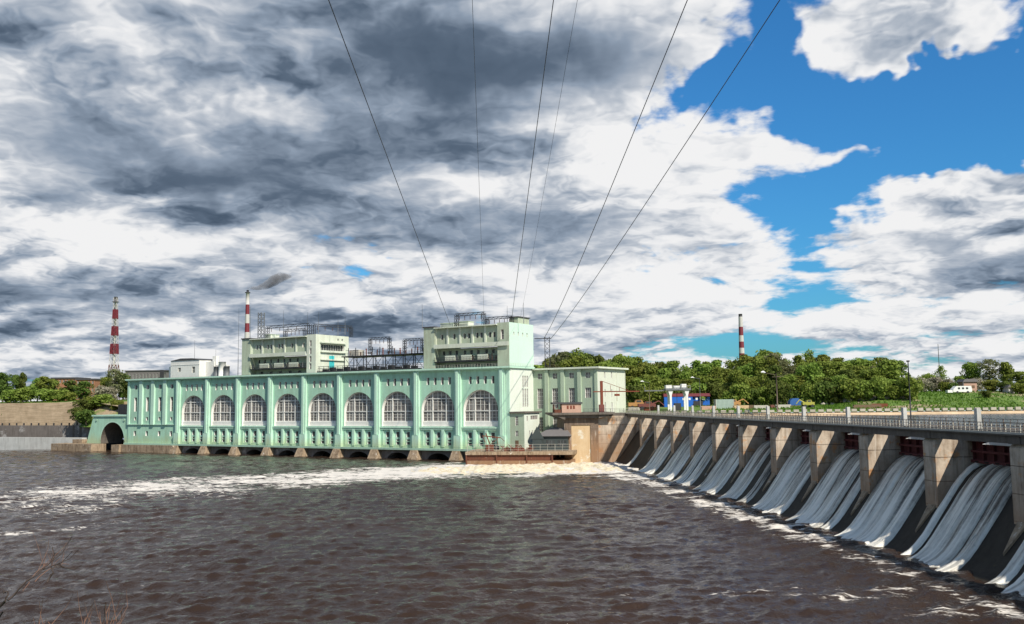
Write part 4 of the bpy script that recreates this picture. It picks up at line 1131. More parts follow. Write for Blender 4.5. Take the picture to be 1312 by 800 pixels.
# open switchyard between the towers
sy = empty('switchyard', FO, FA, 'open steel switchyard platform between the two roof towers with insulators', 'switchyard')
b = MB(); b.box(-64, -31, 4, 11, 32.2, 32.55)
for x in range(-63, -30, 4): b.box(x-0.1, x+0.1, 4.2, 4.4, ZR, 32.2); b.box(x-0.1, x+0.1, 10.5, 10.7, ZR, 32.2)
for x in range(-63, -34, 4): b.bar((x, 4.3, ZR+0.4), (x+4, 4.3, 32.2), 0.1); b.bar((x+4, 4.3, ZR+0.4), (x, 4.3, 32.2), 0.1)
b.build('platform', M_['steel_dark'], sy)
b = MB()
for x in (-62, -59, -52, -49, -44, -39, -35): b.bar((x, 5, 32.5), (x+0.2, 5, 35.2), 0.18); b.bar((x-1, 5, 34.4), (x+1.3, 5, 34.4), 0.12)
for j in range(30): b.bar((-63.5+j*1.08, 4.1, 32.5), (-63.5+j*1.08, 4.1, 33.5), 0.05)
b.bar((-64, 4.1, 33.5), (-31, 4.1, 33.5), 0.07); b.bar((-64, 4.1, 33.0), (-31, 4.1, 33.0), 0.05)
b.build('busbar_frame', M_['steel_dark'], sy)
rnd = random.Random(9)
for j in range(14):
    x = -63+j*2.3; h_ = rnd.uniform(1.2, 2.6); b = MB()
    b.tube([(x, 7, 32.5+h_*k/8) for k in range(9)], [0.26 if k % 2 else 0.14 for k in range(9)], 7); b.build('insulator', M_['insulator' if j % 3 else 'rust_red'], sy)
b = MB(); b.box(-62, -58.5, 6, 9, 32.56, 34.6); b.build('transformer_tank', M_['rail_pale'], sy)
# low dark parapet of pipes along the roof edge
b = MB()
b.box(-71.5, -29.2, 0.7, 1.0, ZR-0.05, ZR+0.5)
for x in range(-71, -29, 2): b.box(x-0.06, x+0.06, 1.1, 1.2, ZR-0.05, ZR+2.0)
for z in (0.9, 1.4, 2.0): b.box(-71.5, -29.2, 1.08, 1.2, ZR+z-0.07, ZR+z+0.07)
for x in range(-70, -31, 3): b.box(x, x+1.7, 1.6, 3.0, ZR-0.05, ZR+1.2+0.5*((x//3) % 2))
o = b.build('roof_railing', M_['steel_dark']); o.location = FO; o.rotation_euler = (0, 0, FA); tag(o, 'dark rail and ducting along the roof edge between the two towers', 'railing')
# railings at the foot of the right tower
b = MB()
for x in range(-28, 3): b.box(x-0.03, x+0.03, -0.85, -0.8, ZR, ZR+0.9)
for z in (0.45, 0.9): b.box(-28, 2.3, -0.84, -0.8, ZR+z-0.04, ZR+z)
for y in range(0, 14): b.box(XE+0.25, XE+0.3, y-0.03, y+0.03, ZR+0.01, ZR+0.9)
for z in (0.45, 0.9): b.box(XE+0.26, XE+0.3, -0.3, 13.5, ZR+z-0.04, ZR+z)
o = b.build('roof_railing', M_['rail_pale']); o.location = FO; o.rotation_euler = (0, 0, FA); tag(o, 'thin pale railing round the foot of the right roof tower', 'railing')

# white house on the left part of the roof
rh = empty('roof_house', FO, FA, 'white plastered house with low roof on the far left of the station roof', 'building')
PW = lambda u, v, d: Vector((u, 3+d, v)); PX = lambda u, v, d: Vector((-130.2-d, u, v))
hs = [(-141.5, -140.0, 29.6, 31.0), (-134.0, -132.4, 29.0, 31.2)]
for h_ in hs: rect_window(rh, PW, *h_, 0.3, 2, 2, 'window', pane='glass_dark')
w = MB(); grid_wall(w, PW, -145.5, -130.2, ZR-.1, 33.6, hs); w.q((-145.5, 3, ZR), (-145.5, 3, 33.6), (-145.5, 12, 33.6), (-145.5, 12, ZR)); w.q((-145.5, 12, ZR), (-145.5, 12, 33.6), (-130.2, 12, 33.6), (-130.2, 12, ZR))
w.build('wall', M_['white_paint'], rh)
w = MB(); grid_wall(w, PX, 3, 12, ZR-.1, 33.6, []); w.build('side_wall', M_['white_paint'], rh); MB().box(-147.6, -145.52, 4, 9, ZR-.1, 31.6).build('lean_to', M_['white_paint'], rh)
w = MB(); w.prism([(-145.7, 33.6), (-130.0, 33.6), (-134, 34.3), (-140, 34.4)], 'y', 2.8, 12.2); w.build('roof', M_['roof_felt'], rh)
w = MB(); w.box(-145.6, -130.1, 2.9, 2.997, 31.9, 32.1); w.build('string_course', M_['white_paint'], rh)
w = MB(); w.box(-130.19, -126.2, 6, 12, ZR-.1, 33.0); w.box(-126.19, -124.5, 7, 12, ZR-.1, 31.8); w.build('side_wing', M_['white_paint'], rh)
w = MB(); w.box(-129.0, -127.5, 8, 9.5, 33.0, 35.0); w.build('vent', M_['white_paint'], rh)
for x, c, lab in ((-123.4, 'steel_grey', 'dark grey upright tank beside the white roof house'), (-120.6, 'white_paint', 'white round tank between two dark tanks on the roof'), (-118.2, 'steel_grey', 'dark grey upright tank farthest right of the white roof house')):
    b = MB(); b.tube([(0, 0, 0), (0, 0, 5.2 if c == 'white_paint' else 3.6)], 1.25 if c == 'white_paint' else 1.0, 14)
    o = b.build('roof_tank', M_[c]); o.location = fl(x, 5, ZR-0.1); tag(o, lab, 'tank', 'tanks on the station roof')
    k = MB(); zt = 5.2 if c == 'white_paint' else 3.6; k.tube([(0, 0, zt), (0, 0, zt+0.2)], 1.35 if c == 'white_paint' else 1.1, 14); k.build('lid', M_['steel_grey'], o)

# ------------------------------------------------------------------ portal wing at the left end
pw = empty('portal_wing', FO, FA, 'low mint green wing with a wide dark archway at the left end of the hall', 'building')
b = MB(); cx, r, zc = -174.2, 7.0, 4.2; n = 20; D = 10
pts = [(cx-r, 3.1)]+[(cx-r*math.cos(math.pi*j/n), zc+r*math.sin(math.pi*j/n)) for j in range(n+1)]+[(cx+r, 3.1)]
xr = XL-0.35
for (a, z), (c, e) in zip(pts, pts[1:]):
    if c > a: b.q((a, 0.3, z), (c, 0.3, e), (c, 0.3, 13.4), (a, 0.3, 13.4))
b.q((cx+r, 0.3, 3.1), (xr, 0.3, 3.1), (xr, 0.3, 13.4), (cx+r, 0.3, 13.4)); b.q((-189.8, 0.3, 3.1), (cx-r, 0.3, 3.1), (cx-r, 0.3, 13.4), (-186.0, 0.3, 13.4))
b.q((-189.8, 0.3, 3.1), (-186.0, 0.3, 13.4), (-186.0, D, 13.4), (-189.8, D, 3.1)); b.q((-186, 0.3, 13.4), (xr, 0.3, 13.4), (xr, D, 13.4), (-186, D, 13.4))
b.build('wall', M_['mint'], pw)
b = MB()
for (a, z), (c, e) in zip(pts, pts[1:]): b.q((a, 0.3, z), (a, D, z), (c, D, e), (c, 0.3, e))
b.build('vault', M_['deck_concrete'], pw)
b = MB(); n = 20
for j in range(n):
    a_, c_ = math.pi*j/n, math.pi*(j+1)/n
    P0 = [(cx-q*math.cos(t), 0.2, zc+q*math.sin(t)) for t in (a_, c_) for q in (r, r+0.5)]
    b.q(P0[0], P0[1], P0[3], P0[2])
b.build('arch_moulding', M_['mint_light'], pw)
b = MB(); b.box(-186.6, xr, -0.1, D, 13.42, 14.0); b.build('coping', M_['mint_light'], pw)
b = MB()
for x in (-184, -167.5): b.tube([(x, 0.25, 12), (x, 0.05, 12)], 0.5, 12)
b.build('roundel', M_['mint_trim'], pw)
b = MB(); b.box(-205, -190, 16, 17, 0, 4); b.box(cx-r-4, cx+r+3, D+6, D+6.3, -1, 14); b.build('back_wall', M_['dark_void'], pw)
b = MB(); b.box(cx+1.2, cx+3.2, 8.2, 8.4, 4.6, 6.6); b.build('hatch', M_['pale_wall'], pw)
b = MB(); b.box(-203.5, cx-4.6, -5.5, 1.0, -1.5, 3.05); b.box(cx+4.2, XL-0.65, -3.2, 1.0, -1.5, 2.9); b.box(-196, -190, -1.5, 0.9, 3.06, 4.6)
b.build('stone_plinth', M_['stone_base'], pw)
b = MB(); b.box(-187, -166, 12, 13, 13.6, 18.0)
for j in range(16): b.box(-187+j*1.33, -186.7+j*1.33, 11.85, 12, 13.6, 18)
b.build('iron_screen', M_['steel_dark'], pw)

# ------------------------------------------------------------------ rusty barge wall before the right end
bg = empty('barge_quay', (0, 0, 0), 0, 'long rusty steel-faced quay with a planked top moored before the station end', 'quay')
A = Vector((-13.0, 256.3, 0)); B = Vector((15.5, 251.6, 0)); d = (B-A).normalized(); nrm = Vector((-d.y, d.x, 0)); L_ = (B-A).length
Mx = Matrix((d, nrm, Vector((0, 0, 1)))).transposed().to_4x4(); Mx.translation = A
bg.matrix_world = Mx
b = MB(); b.box(0, L_, 0, 16, -1.5, 1.35); b.build('hull', M_['old_concrete'], bg)
b = MB(); b.box(0.2, L_-5.2, 0.35, 16, 1.35, 2.9); b.build('side', M_['rust'], bg)
b = MB(); b.box(-0.1, L_+0.5, -0.15, 16, 2.9, 3.75); b.build('top_beam', M_['stone_base'], bg)
for x in (0.0, 8.3, 16.5, 23.4): MB().box(x, x+0.35, -0.1, 0.34, -1, 2.9).build('fender_post', M_['rust'], bg)
def wl(x, y, z): return Mx @ Vector((x, y, z))
b = MB(); railing(b, 0, 0, 28, 0, 2.0, 1.9, 0.06, 0.1); b.v = [(y, 0.3+x, z) for x, y, z in b.v]
o = b.build('quay_railing', M_['rail_pale']); o.matrix_world = Matrix.Translation(wl(0.3, 0.3, 3.75)) @ Mx.to_3x3().to_4x4(); tag(o, 'thin pale tube railing along the edge of the rusty quay', 'railing')
# scrap and a small rusty crane on the quay
c2 = empty('deck_crane', wl(6.0, 3, 3.75), 0.1, 'small rusty brown derrick crane among scrap on the quay', 'crane')
b = MB(); b.box(-1.1, 1.1, -1, 1, 0, 1.7); b.build('cab', M_['rust'], c2)
b = MB(); b.bar((0.2, 0, 1.7), (-1.0, 0, 4.9), 0.3); b.bar((-1.9, 0, 4.2), (3.1, 0, 3.6), 0.28); b.bar((-1.9, 0, 4.2), (-1.2, 0, 2.4), 0.16); b.bar((3.1, 0, 3.6), (4.2, 0, 2.6), 0.14); b.bar((2.0, 0, 3.7), (2.4, 0, 1.6), 0.12); b.bar((0.2, 0, 1.7), (2.4, 0, 3.6), 0.14)
b.build('boom', M_['rust'], c2)
b = MB(); b.tube([(1.3, -0.6, 0.9), (2.6, -0.6, 0.9)], 0.55, 10); b.build('drum', M_['steel_dark'], c2)
rnd = random.Random(21)
SC = [('scrap_heap', 11.6, 2.6, 'tangled heap of rusty scrap between the derrick and the pale posts'), ('scrap_heap', 15.0, 3.5, 'low heap of rusty rods and timber right of the derrick')]
for nme, x, w_, lab in SC:
    b = MB()
    for j in range(34):
        a_ = Vector((rnd.uniform(-w_, w_), rnd.uniform(-1, 1), rnd.uniform(0.1, 0.4))); e_ = a_+Vector((rnd.uniform(-1.6, 1.6), rnd.uniform(-.6, .6), rnd.uniform(0, 1.5))); b.bar(a_, e_, rnd.uniform(0.07, 0.2))
    b.box(-w_*0.6, w_*0.2, -0.6, 0.8, 0, 0.7)
    o = b.build(nme, M_['rust' if w_ < 3 else 'rust_red']); o.location = wl(x, 3, 3.75); tag(o, lab, 'scrap', 'scrap on the quay')
# dark hut with a pitched roof
hb = empty('river_hut', wl(18.0, 6, 3.7), -0.18, 'dark timber hut with grey hipped roof behind the quay railing', 'hut')
b = MB(); b.box(0.4, 9.2, 0, 7, 0, 4.0); b.build('wall', M_['hut_dark'], hb)
b = MB(); b.v = [(0, -0.6, 3.9), (10, -0.6, 3.9), (10, 7.6, 3.9), (0, 7.6, 3.9), (4, 3.5, 6.1), (8.6, 3.5, 6.1)]; b.f = [(0, 1, 5, 4), (1, 2, 5), (2, 3, 4, 5), (3, 0, 4), (0, 3, 2, 1)]; b.sm = [False]*5
b.build('roof', M_['slate'], hb)
b = MB(); b.prism([(-1.0, 3.2), (2.8, 3.2), (0.9, 6.6)], 'y', -1.2, -0.9); b.box(-0.4, 2.2, -1.1, 0, 0, 3.2); b.build('gable', M_['hut_dark'], hb)
for u in (3.2, 6.4):
    rect_window(hb, lambda a_, v, d: Vector((a_, -0.02+d*0.01, v)), u, u+2.4, 1.1, 2.8, 0.5, 3, 2, 'window', 'steel_grey', 'glass_dark')

# ------------------------------------------------------------------ left bank walls
def wallrun(name, pts, z0, z1, th, mat, label, cat='wall', extra=None):
    w = empty(name, (pts[0][0], pts[0][1], 0), 0, label, cat); o0 = Vector((pts[0][0], pts[0][1], 0))
    b = MB()
    for p, q in zip(pts, pts[1:]):
        p = Vector((*p, 0))-o0; q = Vector((*q, 0))-o0; dd_ = (q-p).normalized(); nn = Vector((-dd_.y, dd_.x, 0))
        if nn.y < 0: nn = -nn
        c = [p, q, q+nn*th, p+nn*th]
        i = len(b.v); b.v += [(k.x, k.y, z) for z in (z0, z1) for k in c]
        for f in ((0, 1, 2, 3), (4, 7, 6, 5), (0, 4, 5, 1), (1, 5, 6, 2), (2, 6, 7, 3), (3, 7, 4, 0)): b.f.append(tuple(i+k for k in f)); b.sm.append(False)
    b.build('face', M_[mat], w)
    return w, o0
w1, o1 = wallrun('quay_wall', [(-172, 376), (-217.7, 397), (-300, 440), (-520, 560)], -1.5, 4.9, 2.5, 'pale_wall', 'low pale concrete quay wall along the water at the far left')
w2, o2 = wallrun('lock_wall', [(-168, 384), (-222, 408), (-310, 452), (-540, 572)], 0, 9.6, 1.2, 'dark_wall', 'stained dark lock wall with white patches above the pale quay')
b = MB(); P0 = Vector((-168, 384)); P1 = Vector((-310, 452))
for j in range(34):
    q = P0.lerp(P1, j/34)-Vector((o2.x, o2.y)); b.box(q.x-0.2, q.x+0.2, q.y-0.3, q.y+0.3, 9.61, 10.6)
b.build('edge_post', M_['steel_dark'], w2)
b = MB()
for j, f in enumerate((0.17, 0.23, 0.62, 0.70, 0.9)):
    q = P0.lerp(P1, f*0.42)-Vector((o2.x, o2.y)); b.box(q.x-0.6, q.x+0.6, q.y-0.6, q.y-0.02, 0, 9.55)
b.build('buttress', M_['deck_concrete'], w2)
w3, o3 = wallrun('retaining_wall', [(-150, 388), (-226, 423), (-318, 468), (-560, 590)], 4, 19.2, 1.0, 'sand_wall', 'tall sandy coloured masonry retaining wall below the left bank trees')

# block revetment of the far right bank
rv = empty('revetment', (0, 0, 0), 0, 'long concrete block revetment along the far bank of the reservoir', 'embankment wall')
ep = [Vector((44, 274)), Vector((66, 270)), Vector((100, 266)), Vector((116, 265)), Vector((190, 262)), Vector((300, 280))]
b = MB(); blk = MB(); acc = 0
for p, q in zip(ep, ep[1:]):
    d_ = (q-p).normalized(); n_ = Vector((-d_.y, d_.x)); L2 = (q-p).length
    b.q((p.x-n_.x*1.2, p.y-n_.y*1.2, 12.0), (q.x-n_.x*1.2, q.y-n_.y*1.2, 12.0), (q.x, q.y, 12.9), (p.x, p.y, 12.9)); b.q((p.x, p.y, 12.9), (q.x, q.y, 12.9), (q.x+n_.x*2, q.y+n_.y*2, 13.0), (p.x+n_.x*2, p.y+n_.y*2, 13.0))
    k = int(L2/2.2)
    for j in range(k):
        if rnd.random() < 0.12: continue
        c = p+d_*(L2*(j+0.5)/k)+n_*0.9
        Mb = Matrix.Translation((c.x, c.y, 13.4)) @ Matrix.Rotation(math.atan2(d_.y, d_.x)+rnd.uniform(-.08, .08), 4, 'Z')
        MB().box(-0.72, 0.72, -0.4, 0.4, -0.55, rnd.uniform(0.45, 0.65), Mb).build('block', M_['boulder'], rv)
b.build('apron', M_['sand_wall'], rv)

# ------------------------------------------------------------------ trees
def crown_mesh(name, seed, h, w, lobes, leaves, size, mat, spread=0.75, low=0.25, airy=0.0):
    """leaf clumps scattered in shells round many small lobes; h height of tree, w crown width"""
    r = random.Random(seed); v = []; f = []
    L = []
    for i in range(lobes):
        t = (i+0.5)/lobes; z = h*(low+(0.97-low)*t**0.9)
        prof = math.sin(math.pi*min(1, (0.12+0.80*t)))**0.7
        a = r.uniform(0, 6.283); rad = w*0.5*prof*r.uniform(0.25, 0.95)*spread
        s = w*r.uniform(0.13, 0.25)*(0.7+0.5*prof)
        L.append((math.cos(a)*rad, math.sin(a)*rad, min(z, h-s*0.6), s, s*r.uniform(0.55, 0.9)))
    for i in range(leaves):
        c = L[r.randrange(len(L))]
        # direction on the lobe, biased upward and outward
        while True:
            d = Vector((r.gauss(0, 1), r.gauss(0, 1), r.gauss(0.25, 1)))
            if d.length > 0.1: break
        d.normalize(); k = r.uniform(0.55+airy*-0.3, 1.06)
        p = Vector((c[0]+d.x*c[3]*k, c[1]+d.y*c[3]*k, c[2]+d.z*c[4]*k))
        n = (d+Vector((r.gauss(0, .5), r.gauss(0, .5), r.gauss(0, .5)))).normalized()
        u = n.cross(Vector((r.gauss(0, 1), r.gauss(0, 1), r.gauss(0, 1)))).normalized(); q = n.cross(u)
        s = size*r.uniform(0.5, 1.25)
        i0 = len(v)
        for (a_, b_) in ((-0.5, -0.35), (0.15, -0.5), (0.55, 0.1), (0.1, 0.5), (-0.45, 0.3)):
            v.append(tuple(p+u*(a_*s)+q*(b_*s)+n*(r.uniform(-.12, .12)*s)))
        f.append(tuple(range(i0, i0+5)))
    me = bpy.data.meshes.new(name); me.from_pydata(v, [], f); me.materials.append(M_[mat]); me.update()
    return me, L
def tree_proto(kind, seed, h, w, lobes, leaves, size, mat, **k):
    root = bpy.data.objects.new(kind, None)
    me, L = crown_mesh('crown', seed, h, w, lobes, leaves, size, mat, **k)
    b = MB(); r = random.Random(seed)
    tr_ = h*0.018+0.06
    b.tube([(0, 0, -0.6), (0.05*w*r.uniform(-1, 1), 0, h*0.3), (0.04*w*r.uniform(-1, 1), 0.03*w, h*0.85)], [tr_*1.5, tr_, tr_*0.25], 7)
    for c in L[:14]:
        z0 = max(0.15*h, c[2]-0.22*h)
        b.tube([(0, 0, z0), (c[0]*0.5, c[1]*0.5, (z0+c[2])/2+0.02*h), (c[0], c[1], c[2])], [tr_*0.5, tr_*0.3, tr_*0.08], 5, cap=False)
    tm = bpy.data.meshes.new('trunk'); tm.from_pydata(b.v, [], b.f); tm.materials.append(M_['bark']); tm.update()
    return (kind, me, tm, h, w)
PR_ = {
 'oak': tree_proto('broadleaf_tree', 1, 17, 12, 26, 3000, 0.75, 'leaf'),
 'oak2': tree_proto('broadleaf_tree', 2, 17, 10, 24, 2700, 0.75, 'leaf', spread=0.7),
 'lime': tree_proto('broadleaf_tree', 3, 17, 9, 22, 2500, 0.7, 'leaf', low=0.18),
 'dark': tree_proto('broadleaf_tree', 4, 17, 10, 24, 2600, 0.8, 'leaf_dark', low=0.15),
 'dark2': tree_proto('broadleaf_tree', 14, 17, 11, 26, 2600, 0.8, 'leaf_dark', low=0.12),
 'olive': tree_proto('broadleaf_tree', 5, 17, 12, 24, 1900, 0.6, 'leaf_olive', airy=1),
 'airy': tree_proto('broadleaf_tree', 6, 17, 9, 20, 1100, 0.6, 'leaf', airy=1, low=0.35),
 'bush': tree_proto('bush', 7, 5, 7, 16, 1500, 0.5, 'leaf', low=0.15),
 'bush2': tree_proto('bush', 8, 5, 7, 16, 1500, 0.5, 'leaf_dark', low=0.1),
 'blossom': tree_proto('blossoming_bush', 9, 5, 7, 16, 1500, 0.42, 'blossom', low=0.1),
}
def plant(key, x, y, z, h, wscale, label, group, cat=None):
    kind, me, tm, H, W = PR_[key]
    root = bpy.data.objects.new(kind, None); COL.objects.link(root)
    root.location = (x, y, z); root.rotation_euler = (0, 0, random.uniform(0, 6.28)); s = h/H
    root.scale = (s*wscale, s*wscale, s)
    tag(root, label, cat or ('tree' if 'tree' in kind else 'bush'), group)
    for n, m in (('crown', me), ('trunk', tm)):
        o = bpy.data.objects.new(n, m); COL.objects.link(o); o.parent = root
    return root
def ground_z(x, y):
    """height of the far land, matching the lofted sheet closely enough to root things in it"""
    dg = bpy.context.evaluated_depsgraph_get()
    ok, loc, *_ = GROUND.ray_cast(Vector((x, y, 300)), Vector((0, 0, -1)))
    return loc.z if ok else 14.0
GROUND = bpy.data.objects['ground']
bpy.context.view_layer.update()
# wood behind the dam: three ranks. outline of the tops, read as (direction px, top px)
TOPS = [(690, 458), (720, 452), (745, 448), (770, 457), (800, 458), (830, 462), (860, 465), (900, 464), (940, 463), (985, 452), (1010, 457), (1040, 452), (1070, 455), (1110, 460), (1135, 458), (1158, 463)]
def top_at(px):
    for (a, c), (d, e) in zip(TOPS, TOPS[1:]):
        if a <= px <= d: return c+(e-c)*(px-a)/(d-a)
    return 465
LAND_ = [(680, 'the pylon'), (800, 'the pale annexe end'), (848, 'the blue shed'), (922, 'the aqua container'), (952, 'the striped chimney'), (994, 'the wooden street lamp'), (1020, 'the blue tarpaulin'), (1040, 'the yellow digger'), (1096, 'the fourth white post'), (1166, 'the tall dark pole')]
ORD = ['first', 'second', 'third', 'fourth', 'fifth', 'sixth', 'seventh', 'eighth', 'ninth', 'tenth', 'eleventh', 'twelfth', 'thirteenth', 'fourteenth', 'fifteenth', 'sixteenth', 'seventeenth', 'eighteenth', 'nineteenth', 'twentieth']
COUNT = {}
def nth(px, what, rank):
    mark = [n for p_, n in LAND_ if p_ <= px][-1]
    k = COUNT[(mark, rank)] = COUNT.get((mark, rank), -1)+1
    return ORD[k]+' '+what+' right of '+mark+', '+rank
rnd = random.Random(5)
WL = {'front': 'leafy green tree in the front rank of the wood behind the dam', 'back': 'tall green tree standing up in the back rank of the wood behind the dam', 'mid': 'full green tree in the middle of the wood behind the dam'}
for rank, D, drop, step in (('back', 392, 0, 15.5), ('mid', 368, 9, 14.5), ('front', 340, 22, 14)):
    px = 688 + (4 if rank == 'mid' else 0)
    if rank == 'front': px = 806
    while px < 1152:
        DD = D*(1-0.10*max(0, (px-900))/260)+rnd.uniform(-6, 6)
        p = at(px, 500, DD); z = ground_z(p.x, p.y)
        tp = at(px, top_at(px)+drop*rnd.uniform(0.6, 1.3)+rnd.uniform(-3, 5), DD).z
        h = tp-z
        key = rnd.choice(['oak', 'oak2', 'lime', 'dark', 'oak', 'lime', 'olive', 'airy', 'dark2', 'oak2'])
        plant(key, p.x, p.y, z, h, rnd.uniform(0.85, 1.15)*(17/h)**0.6, nth(px, 'tree', rank+' rank of the wood'), 'trees of the wood, '+rank+' rank')
        px += step*rnd.uniform(0.75, 1.2)
# undergrowth along the foot of the wood
px = 812
while px < 1180:
    DD = 322*(1-0.08*max(0, (px-900))/260); p = at(px, 500, DD); z = ground_z(p.x, p.y)
    plant(rnd.choice(['bush', 'bush2', 'bush']), p.x, p.y, z, rnd.uniform(4.5, 8), 0.95, nth(px, 'green bush', 'foot of the wood'), 'bushes at the foot of the wood')
    px += rnd.uniform(13, 22)
# feature trees
F_ = [('airy', 742, 448, 372, 1.1, 'airy green tree rising behind the annexe roof'), ('olive', 718, 451, 380, 0.9, 'yellowish tree behind the annexe roof next to the pylon'), ('oak', 986, 450, 386, 1.0, 'tallest round tree of the wood beside the striped chimney'),
      ('airy', 1038, 449, 384, 0.8, 'thin-crowned tree rising above the middle of the wood'),
      ('oak2', 1140, 461, 318, 1.25, 'big round tree closing the right end of the wood'),
      ('airy', 1206, 469, 420, 0.9, 'lone tree by the thin mast in the gap of the skyline'),
      ('olive', 1268, 460, 345, 1.2, 'grey-olive broad tree on the right skyline'), ('oak', 1246, 465, 352, 0.9, 'deep green tree left of the grey-olive tree'), ('oak2', 1290, 464, 340, 0.8, 'green tree right of the grey-olive tree'),
      ('lime', 1308, 476, 322, 1.2, 'bright green tree at the right edge of the picture'), ('dark', 1330, 478, 330, 1.2, 'dark tree cut by the right edge of the picture')]
for key, px, ty, D, ws, lab in F_:
    p = at(px, 500, D); z = ground_z(p.x, p.y); h = at(px, ty, D).z-z
    plant(key, p.x, p.y, z, h, ws*(17/h)**0.5, lab, None)
for key, px, ty, D, ws, lab in [('blossom', 1180, 484, 338, 1.3, 'pale blossoming bush left of the lone skyline tree'), ('blossom', 1200, 483, 345, 1.4, 'wide blossoming bush below the lone skyline tree'), ('blossom', 1216, 485, 342, 1.1, 'blossoming bush left of the pink shed'),
      ('bush', 1190, 479, 400, 1.2, 'far green bush on the skyline behind the blossoms'), ('blossom', 1167, 492, 318, 1.3, 'grey blossoming bush at the right foot of the wood'), ('bush2', 1158, 495, 312, 1.1, 'dark bush under the big round tree'), ('bush', 1232, 481, 352, 0.9, 'green bush behind the pink shed'),
      ('blossom', 1252, 484, 336, 1.2, 'pale bush right of the pink shed'), ('bush', 1272, 486, 325, 1.3, 'green bush below the grey-olive tree'), ('bush2', 1290, 488, 320, 1.2, 'dark green bush near the right edge'), ('bush', 1306, 490, 312, 1.2, 'light green bush at the right edge'),
      ('bush2', 1222, 490, 330, 0.9, 'dark low bush beside the white caravan'), ('bush2', 1262, 500, 300, 1.0, 'low dark bush on the grass slope'), ('bush', 1210, 489, 333, 1.1, 'low green bush behind the grass slope'), ('bush', 1240, 490, 340, 1.4, 'green bush just behind the pink shed roof')]:
    p = at(px, 500, D); z = ground_z(p.x, p.y); h = max(1.5, at(px, ty, D).z-z)
    plant(key, p.x, p.y, z-0.3, h, ws*(5/h)**0.3, lab, None)
# trees of the left bank
LT = [('dark', 4, 477, 452, 1.0, 'dark tree at the left edge of the picture'), ('dark2', 22, 480, 470, 0.9, 'dark tree second from the left edge'), ('dark', 29, 477, 462, 0.55, 'slim dark tree before the left sky gap'), ('oak2', 48, 484, 445, 0.8, 'green tree left of the brick block'),
      ('lime', 57, 482, 440, 1.1, 'light green tree partly before the brick block'), ('oak', 40, 494, 436, 0.9, 'mid green round tree low on the left bank'), ('oak', 66, 486, 446, 0.9, 'light green tree touching the brick block'),
      ('dark', 90, 487, 442, 1.2, 'very dark round tree before the middle of the brick block'), ('dark2', 107, 488, 440, 1.2, 'very dark round tree before the right half of the brick block'),
      ('olive', 147, 472, 440, 1.1, 'tall olive tree at the foot of the striped mast'), ('dark', 158, 478, 445, 1.0, 'dark tree between the mast and the mint hall'), ('oak', 136, 482, 450, 0.7, 'green tree left of the mast foot'),
      ('blossom', 130, 495, 432, 1.5, 'wide pale blossoming bush left of the mast'), ('blossom', 142, 496, 430, 1.3, 'pale blossoming bush at the mast foot'), ('bush', 15, 499, 432, 1.4, 'round green bush at the far left above the wall'),
      ('bush', 30, 497, 433, 1.3, 'green bush second from the left above the wall'), ('bush', 60, 498, 430, 1.5, 'long green bush above the wall left of the dark trees'), ('bush', 80, 499, 428, 1.4, 'green bush above the wall under the brick block'), ('bush', 90, 502, 426, 1.0, 'small green bush above the sandy wall'),
      ('bush2', 108, 512, 396, 1.3, 'dark bush hanging over the sandy wall'), ('bush', 118, 508, 400, 1.4, 'large green bush on the slope above the archway'), ('bush', 132, 505, 398, 1.5, 'mid green bush on the slope right above the archway'), ('bush2', 100, 522, 386, 1.2, 'dark bush low on the sandy slope'),
      ('bush', 150, 512, 392, 1.1, 'green bush beside the end of the mint hall'), ('bush2', 112, 525, 384, 1.3, 'dark bush directly above the archway wing'), ('dark', 165, 484, 430, 0.9, 'dark tree half hidden by the corner of the mint hall'), ('dark2', -25, 480, 450, 1.0, 'dark tree beyond the left edge of the picture')]
for key, px, ty, D, ws, lab in LT:
    p = at(px, 500, D); z = max(ground_z(p.x, p.y), 0) if D > 402 else (19 if D > 420 else 12)
    if D <= 402: z = at(px, ty, D).z-5.5
    h = max(1.5, at(px, ty, D).z-z); base = 5 if 'bush' in PR_[key][0] or 'bloss' in PR_[key][0] else 17
    plant(key, p.x, p.y, z-0.2, h, ws*(base/h)**0.55, lab, None)
# earth shoulder behind the archway wing
MB().q((-178, 386, 9), (-150, 366, 9), (-138, 372, 14), (-150, 392, 19.1), (-176, 404, 19.1)).build('slope', M_['ground'], kind='structure')

# long grass tufts as one mass on the right slope
def grass(name, boxes, n, hgt, label):
    r = random.Random(2); b = MB()
    for k in range(n):
        x0, x1, y0, y1 = boxes[k % len(boxes)]
        x = r.uniform(x0, x1); y = r.uniform(y0, y1); z = ground_z(x, y); a = r.uniform(0, 6.28); w_ = r.uniform(0.1, 0.35); h_ = hgt*r.uniform(.5, 1.3)
        c, s_ = math.cos(a)*w_, math.sin(a)*w_
        b.q((x-c, y-s_, z-0.05), (x+c, y+s_, z-0.05), (x+c*0.3+r.uniform(-.2, .2), y+s_*0.3, z+h_))
    tag(b.build(name, M_['grass_leaf'], kind='stuff', label=label), cat='grass')
grass('grass', [(95, 150, 268, 330), (60, 110, 272, 320), (120, 190, 266, 330)], 9000, 0.55, 'rough green grass on the bank beyond the reservoir')
grass('grass', [(-225, -150, 424, 440), (-260, -200, 425, 442)], 3000, 0.6, 'green grass strip above the sandy retaining wall')

# ------------------------------------------------------------------ things on the far bank
def placed(px, D, dz=0.0):
    p = at(px, 510, D); p.z = ground_z(p.x, p.y)+dz; return p
